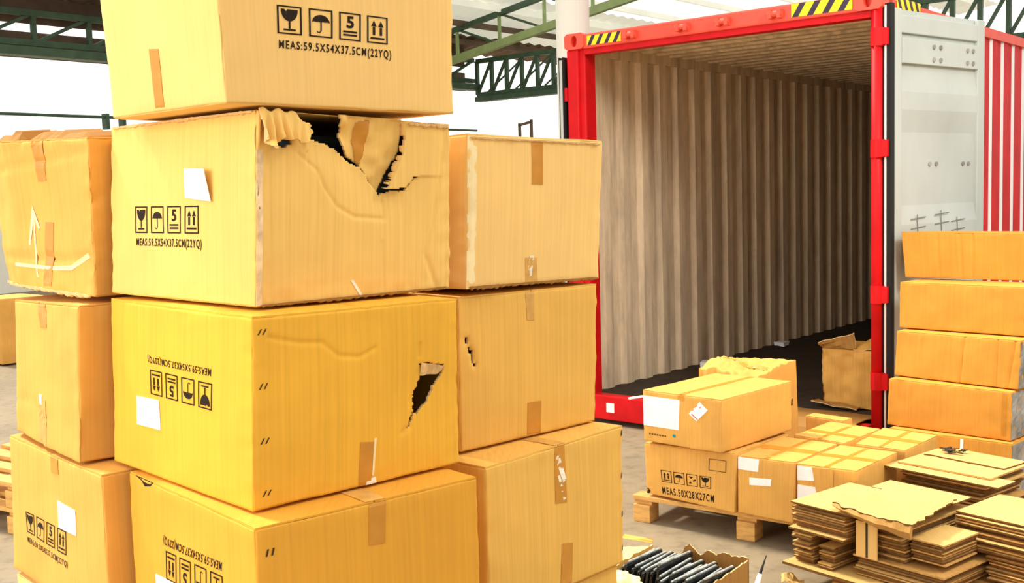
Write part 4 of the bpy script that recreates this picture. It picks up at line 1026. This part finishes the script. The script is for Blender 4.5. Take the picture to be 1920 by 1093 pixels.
def pile(desc, group, n, x, y, z0, pitch, th, seed, jit=.008, wide=(), dark=0):
    R_ = random.Random(seed)
    for k in range(n):
        a = [R_.uniform(-jit, jit) for _ in range(4)]
        # folded blanks: alternate sheets stand proud or set back
        back = R_.choice((0, .004, .012, .02))
        xx = (x[0]+a[0], x[1]+a[1]); yy = (y[0]+back+a[2], y[1]+a[3])
        if k in wide: xx = (xx[0]-.012, xx[1]+.03); yy = (yy[0]-.02, yy[1])
        i = n-1-k
        sheet('flattened brown carton, %s from the top of %s' % (ORD[i], desc) if i else 'top flattened carton of %s' % desc, group, xx[0], xx[1], yy[0], yy[1], z0+k*pitch, th, FLAT if R_.random() > .3 else FLAT2, R_.uniform(-.012, .012), 0, seed+k)
# lowest tier on the pallet, in shade
pile('the low corner bundle at floor level', 'bundle of flattened cartons at the lower left corner of the piles', 10, (.0, .10), (.0, .43), .125, .0135, 0.0073, 101, .005)
pile('the second low bundle from the left corner', 'second bundle at the lower left corner of the piles', 8, (.125, .20), (.01, .43), .125, .0125, 0.0066, 102, .006)
pile('the shaded bundle under the strapped pile', 'shaded bundle under the strapped pile', 6, (.28, .66), (.05, .70), .125, .0108, 0.0056, 103, .01)
pile('the shaded bundle under the right front pile', 'shaded bundle under the right front pile', 8, (.70, 1.10), (.36, 1.0), .125, .0118, 0.0056, 104, .01)
pile('the shaded bundle under the rear pile', 'shaded bundle under the rear pile', 12, (.08, .46), (.80, 1.18), .107, .0165, 0.0084, 105, .01)
# long spacer sheets
sheet('long flattened carton sticking out at the bottom left of the piles, just above the pallet', None, -.03, .42, -.03, .42, .107, .012, FLAT, 0, 0, 11)
sheet('long flattened carton sticking out in the middle of the left pile', None, -.01, .272, -.012, .43, .268, .009, FLAT, 0, 0, 12)
sheet('flattened carton bridging the gap beneath the strapped pile', None, .27, .685, .06, .72, .198, .008, FLAT2, 0, 0, 13)
sheet('flattened carton bridging the gap under the right front pile', None, .69, 1.12, .37, 1.0, .221, .007, FLAT2, 0, 0, 14)
pile('the neat left front pile', 'neat left front pile of flattened cartons', 9, (.0, .27), (.0, .43), .279, .0118, 0.0064, 111, .006)
pile('the strapped middle pile', 'strapped middle pile of flattened cartons', 12, (.285, .495), (.075, .60), .208, .0122, 0.0066, 112, .007)
pile('the small front pile with a sunlit top', 'small front pile of flattened cartons', 8, (.515, .655), (.10, .365), .231, .0118, 0.0064, 113, .006)
pile('the right front pile', 'right front pile of flattened cartons', 12, (.545, .98), (.385, .78), .2305, .0128, 0.0069, 114, .009, (1, 2, 4))
pile('the rear pile', 'rear pile of flattened cartons', 7, (.03, .43), (.80, 1.18), .307, .0135, 0.0073, 115, .012, (5,))
sheet('wide flattened carton lying over the left and middle piles', None, -.004, .50, -.004, .432, .384, .006, FLAT, 0, 0, 22)
sheet('flattened carton reaching back from under the torn sheet beside the label-torn carton', None, .10, .50, .445, .60, .384, .006, FLAT, 0, 0, 21)
sheet('long narrow flattened carton laid along the front of the rear pile', None, -.035, .54, .745, .90, .4035, .007, FLAT, 0, 0, 22)
sheet('broad flattened carton on top of the rear pile', None, -.01, .455, .83, 1.20, .4125, .008, FLAT, .02, 0, 23)
sheet('torn flattened carton on the back corner of the rear pile beside the dark scrap', None, .02, .43, 1.02, 1.22, .422, .006, FLAT, -.03, 0, 24, .012)
# crumpled torn sheet with a hanging lip
bm = bmesh.new(); N1, N2 = 34, 22; rows = []
def tz(x, y):
    return .409+.012*abs(noise.noise(Vector((x*7, y*7, 3))))+.016*math.exp(-((y-.02)/.07)**2)*(.6+.6*math.sin(x*10))+.004*noise.noise(Vector((x*25, y*25, 1)))
for lay in (0, 1):
    rr = []
    for j in range(N2+1):
        row = []
        for i in range(N1+1):
            u, v = i/N1, j/N2
            x = .21+((.585-.075*v)-.21)*u; y = .0+.46*v
            if j == 0: y += .02*noise.noise(Vector((x*24, 2, 7)))
            if i == N1: x += .015*noise.noise(Vector((y*24, 2, 5)))
            row.append(bm.verts.new(GF_(x, y, tz(x, y)-(.006 if lay else 0))))
        rr.append(row)
    rows.append(rr)
t, bb = rows
for j in range(N2):
    for i in range(N1):
        bm.faces.new((t[j][i], t[j][i+1], t[j+1][i+1], t[j+1][i])); bm.faces.new((bb[j][i], bb[j+1][i], bb[j+1][i+1], bb[j][i+1]))
for i in range(N1):
    bm.faces.new((t[0][i], bb[0][i], bb[0][i+1], t[0][i+1])).material_index = 1; bm.faces.new((t[N2][i], t[N2][i+1], bb[N2][i+1], bb[N2][i])).material_index = 1
for j in range(N2):
    bm.faces.new((t[j][0], t[j+1][0], bb[j+1][0], bb[j][0])).material_index = 1; bm.faces.new((t[j][N1], bb[j][N1], bb[j+1][N1], t[j+1][N1])).material_index = 1
fix(bm); ts = tag(mesh_obj('torn_card_sheet', bm, [FLAT, FLAT_EDGE]), 'crumpled torn card sheet with a ragged hanging lip, lying on the front piles', 'cardboard sheet')
bm = bmesh.new(); prev = None                              # lip hanging down in front
for i in range(29):
    u = i/28; x = .215+.365*u; y = 0
    zt = tz(x, y)-.004; dp = .012+.048*u+.006*noise.noise(Vector((x*20, 1, 1)))
    row = [bm.verts.new(GF_(x, y+.004*math.sin(i), zt)), bm.verts.new(GF_(x, y-.012, zt-dp*.5)), bm.verts.new(GF_(x, y-.004, zt-dp)), bm.verts.new(GF_(x, y+.004, zt-dp)), bm.verts.new(GF_(x, y+.012, zt-.004))]
    if prev:
        for k in range(5): bm.faces.new((prev[k], row[k], row[(k+1) % 5], prev[(k+1) % 5]))
    else: bm.faces.new(row)
    prev = row
bm.faces.new(prev[::-1]); fix(bm); mesh_obj('hanging_lip', bm, FLAT2, ts)
# pale strap board pair round the middle pile
t = empty('card_strap', GF_(.33, .06, .20), 'pale upright pair of folded card edge guards on the strapped middle pile', 'edge guard')
for x0, x1 in ((.290, .335), (.348, .392)):
    bm = bmesh.new(); fbox(bm, GF_, (x0, x1), (.050, .058), (.205, .352), bev=.003); fbox(bm, GF_, (x0, x1), (.050, .12), (.352, .358), bev=.002); fix(bm); mesh_obj('guard_panel', bm, CARD['pale'], t)
bm = bmesh.new(); fbox(bm, GF_, (.335, .348), (.0585, .064), (.205, .352)); mesh_obj('strap', bm, GREYP, t)
# dark scrap on the rear pile
bm = bmesh.new()
for k in range(16):
    p = GF_(.06+random.uniform(0, .11), 1.14+random.uniform(-.03, .03), .435+random.uniform(0, .008)); q = p+G1*random.uniform(-.05, .05)+G2*random.uniform(-.03, .03)+Vector((0, 0, random.uniform(0, .015)))
    beam(bm, p, q, random.uniform(.008, .018), .004)
tag(mesh_obj('plastic_scrap', bm, BLACKP), 'tangle of dark plastic scrap on the rear pile of flattened cartons', 'scrap')

# ------------------------------------------------------------------ open torn carton with black goods on the floor
HO = Vector((.585, 4.715, 0)); H1 = Vector((.80, -.60, 0)).normalized(); H2 = Vector((-.60, -.80, 0)).normalized()
def HF(x, y, z): return HO+H1*x+H2*y+Vector((0, 0, z))
HB = empty('open_carton', HF(.22, .25, 0), 'torn open carton on the floor at the bottom edge, full of glossy black cases', 'cardboard box')
HW, HD, HH = .46, .50, .225
def ragged_wall(name, p, q, zt, th, nrm, mat, seed, amp=.02, prof=None):
    p, q = Vector(p), Vector(q); bm = bmesh.new(); uvl = bm.loops.layers.uv.new('uv'); N = 44; prev = None
    for i in range(N+1):
        u = i/N; b_ = p.lerp(q, u); h = zt+amp*noise.noise(Vector((u*11, seed, 2)))+.3*amp*noise.noise(Vector((u*40, seed, 5)))+(prof(u) if prof else 0)
        row = [bm.verts.new(b_), bm.verts.new(b_+Vector((0, 0, h))), bm.verts.new(b_+Vector((0, 0, h))+nrm*th), bm.verts.new(b_+nrm*th)]
        if prev:
            for k in range(4): bm.faces.new((prev[k], row[k], row[(k+1) % 4], prev[(k+1) % 4])).material_index = 1 if k == 1 else 0
        else: bm.faces.new(row)
        prev = row
    bm.faces.new(prev[::-1])
    for f in bm.faces:
        for lp in f.loops: lp[uvl].uv = (lp.vert.co.x*1.2, lp.vert.co.z)
    fix(bm); return mesh_obj(name, bm, [mat, CARD_EDGE], HB)
ragged_wall('side_panel', HF(0, 0, .004), HF(HW, 0, .004), HH, .006, H2, CARD_IN, 1, .022, lambda u: -.085*(1-min(1, max(0, (u-.22)/.14)))-.02*math.exp(-((u-.55)/.06)**2))
ragged_wall('side_panel', HF(HW, 0, .004), HF(HW, HD, .004), HH-.01, .006, -H1, CARD_IN, 2, .015)
ragged_wall('side_panel', HF(0, 0, .004), HF(0, HD, .004), HH-.02, .006, H1, CARD['small'], 3, .012)
ragged_wall('side_panel', HF(0, HD, .004), HF(HW, HD, .004), HH-.09, .006, -H2, CARD['small'], 4, .015)
bm = bmesh.new(); fbox(bm, HF, (0, HW), (0, HD), (.0, .004)); mesh_obj('bottom_panel', bm, CARD_IN, HB)
freeplate('open_flap', [HF(0, .02, HH-.02), HF(0, .26, HH-.025), HF(-.20, .16, HH-.09), HF(-.17, .02, HH-.05)], .005, CARD['pale'], HB, ji=.012, seed=4)
freeplate('open_flap', [HF(.0, .0, HH-.01), HF(-.15, .01, HH-.01), HF(-.15, -.02, HH-.0), HF(.0, -.012, HH+.004)], .005, CARD['small'], HB, ji=.006, seed=9)
GLINT_G = simple('case_edge_highlight', (.42, .45, .43, 1), .2, .6, .5, 14)  # specular highlights of the cases, put into pale ridges
def case_mesh():
    bm = bmesh.new(); fr = lambda x, y, z: Vector((x, y, z))
    fbox(bm, fr, (-.006, .006), (0, .30), (0, .195), bev=.003)
    fbox(bm, fr, (-.007, .007), (.0, .30), (.176, .187), bev=.0015)
    fix(bm); me = bpy.data.meshes.new('case_body'); bm.to_mesh(me); bm.free(); me.materials.append(BLACKP); me.materials.append(GREYP); return me
def ridge_mesh():
    bm = bmesh.new(); fr = lambda x, y, z: Vector((x, y, z))
    fbox(bm, fr, (-.0035, .0035), (.02, .28), (.196, .203), bev=.0012); fix(bm)
    me = bpy.data.meshes.new('case_highlight_ridge'); bm.to_mesh(me); bm.free(); me.materials.append(GLINT_G); return me
CM, RM = case_mesh(), ridge_mesh()
n = 19
for i in range(n):
    o = link('plastic_case', CM)
    x = .030+(HW-.075)*i/(n-1); lean = rad(14); twist = rad(random.uniform(-.6, .6))
    rotm = Matrix((H1, H2, Vector((0, 0, 1)))).transposed().to_4x4()
    y0 = random.uniform(.085, .135)-(.06 if i < 9 else 0)
    o.matrix_world = Matrix.Translation(HF(x, y0, .006+random.uniform(.0, .02)))@rotm@Matrix.Rotation(twist, 4, 'Z')@Matrix.Rotation(-lean if False else lean*.5, 4, 'Y')@Matrix.Rotation(rad(random.uniform(0, 5)), 4, 'X')
    nth = ['leftmost', 'second', 'third', 'fourth', 'fifth', 'sixth', 'seventh', 'eighth', 'ninth', 'tenth', 'eleventh', 'twelfth', 'thirteenth', 'fourteenth', 'fifteenth', 'sixteenth', 'seventeenth', 'eighteenth', 'rightmost'][i]
    tag(o, ('%s glossy black plastic case in the torn open carton' % nth) if nth.endswith('most') else 'glossy black plastic case, %s from the left in the torn open carton' % nth, 'plastic case', 'glossy black cases in the open carton')
    r = link('case_highlight_ridge', RM, o)
# crumpled wrap, stick and card scraps
bm = bmesh.new(); bmesh.ops.create_icosphere(bm, subdivisions=5, radius=1)
for v in bm.verts:
    p = v.co.copy(); d = 1+.28*noise.noise(p*2.1+Vector((4, 1, 2)))+.16*abs(noise.noise(p*5))-.10*abs(noise.noise(p*11))
    v.co = Vector((p.x*d*.135, p.y*d*.12, max(-.11, p.z*d*.10)))
    v.co.z = v.co.z+.11
fix(bm); o = mesh_obj('crumpled_wrap', bm, SCUFF, None, True); o.location = (.355, 4.10, .085)
tag(o, 'crumpled pale wrapping sheet at the bottom edge left of the black cases', 'wrapping')
CN['W1'] = tuple((x, y, z) for z in (.10, .0) for x, y in ((.36, 3.86), (.18, 4.08), (.56, 4.04), (.38, 4.26)))
t = empty('hand_tool', (1.0, 4.62, 0), 'pale-handled pointed tool with a dark tip sticking up near the floor debris', 'hand tool')
bm = bmesh.new(); cyl(bm, (.985, 4.54, .0), (1.035, 4.60, .10), .014, 10, .010); mesh_obj('handle', bm, PAPER, t)
bm = bmesh.new(); cyl(bm, (1.035, 4.60, .10), (1.075, 4.65, .165), .007, 8, .002); mesh_obj('spike', bm, RUBBER, t)
for i, (x, y, z, lab) in enumerate(((1.13, 4.55, .02, 'torn card scrap beside the dark-tipped tool'), (1.17, 4.63, .05, 'torn card scrap leaning on the lower left corner of the flattened piles'), (1.08, 4.42, .01, 'torn card scrap nearest the bottom edge, right of the black cases'), (1.20, 4.50, .03, 'curled card scrap tucked under the flattened-card piles'))):
    bm = bmesh.new(); N = 8; G = []
    for lay in (0, 1):
        G.append([[bm.verts.new(Vector((x, y, max(.002, z+.02*math.sin(u*4+i)+.02*noise.noise(Vector((u*3, v*3, i*3.1))))-lay*.004+.004)) + Vector((.10*(u-.5)+.03*v, .12*(v-.5)+.02*noise.noise(Vector((u*9, v*9, i))), 0))) for u in [k/N for k in range(N+1)]] for v in [k/N for k in range(N+1)]])
    t_, b_ = G
    for j in range(N):
        for k in range(N):
            bm.faces.new((t_[j][k], t_[j][k+1], t_[j+1][k+1], t_[j+1][k])); bm.faces.new((b_[j][k], b_[j+1][k], b_[j+1][k+1], b_[j][k+1]))
        for fc in ((t_[0][j], b_[0][j], b_[0][j+1], t_[0][j+1]), (t_[N][j], t_[N][j+1], b_[N][j+1], b_[N][j]), (t_[j][0], t_[j+1][0], b_[j+1][0], b_[j][0]), (t_[j][N], b_[j][N], b_[j+1][N], t_[j+1][N])): bm.faces.new(fc)
    fix(bm); tag(mesh_obj('card_scrap', bm, FLAT), lab, 'card scrap', 'torn card scraps by the piles')
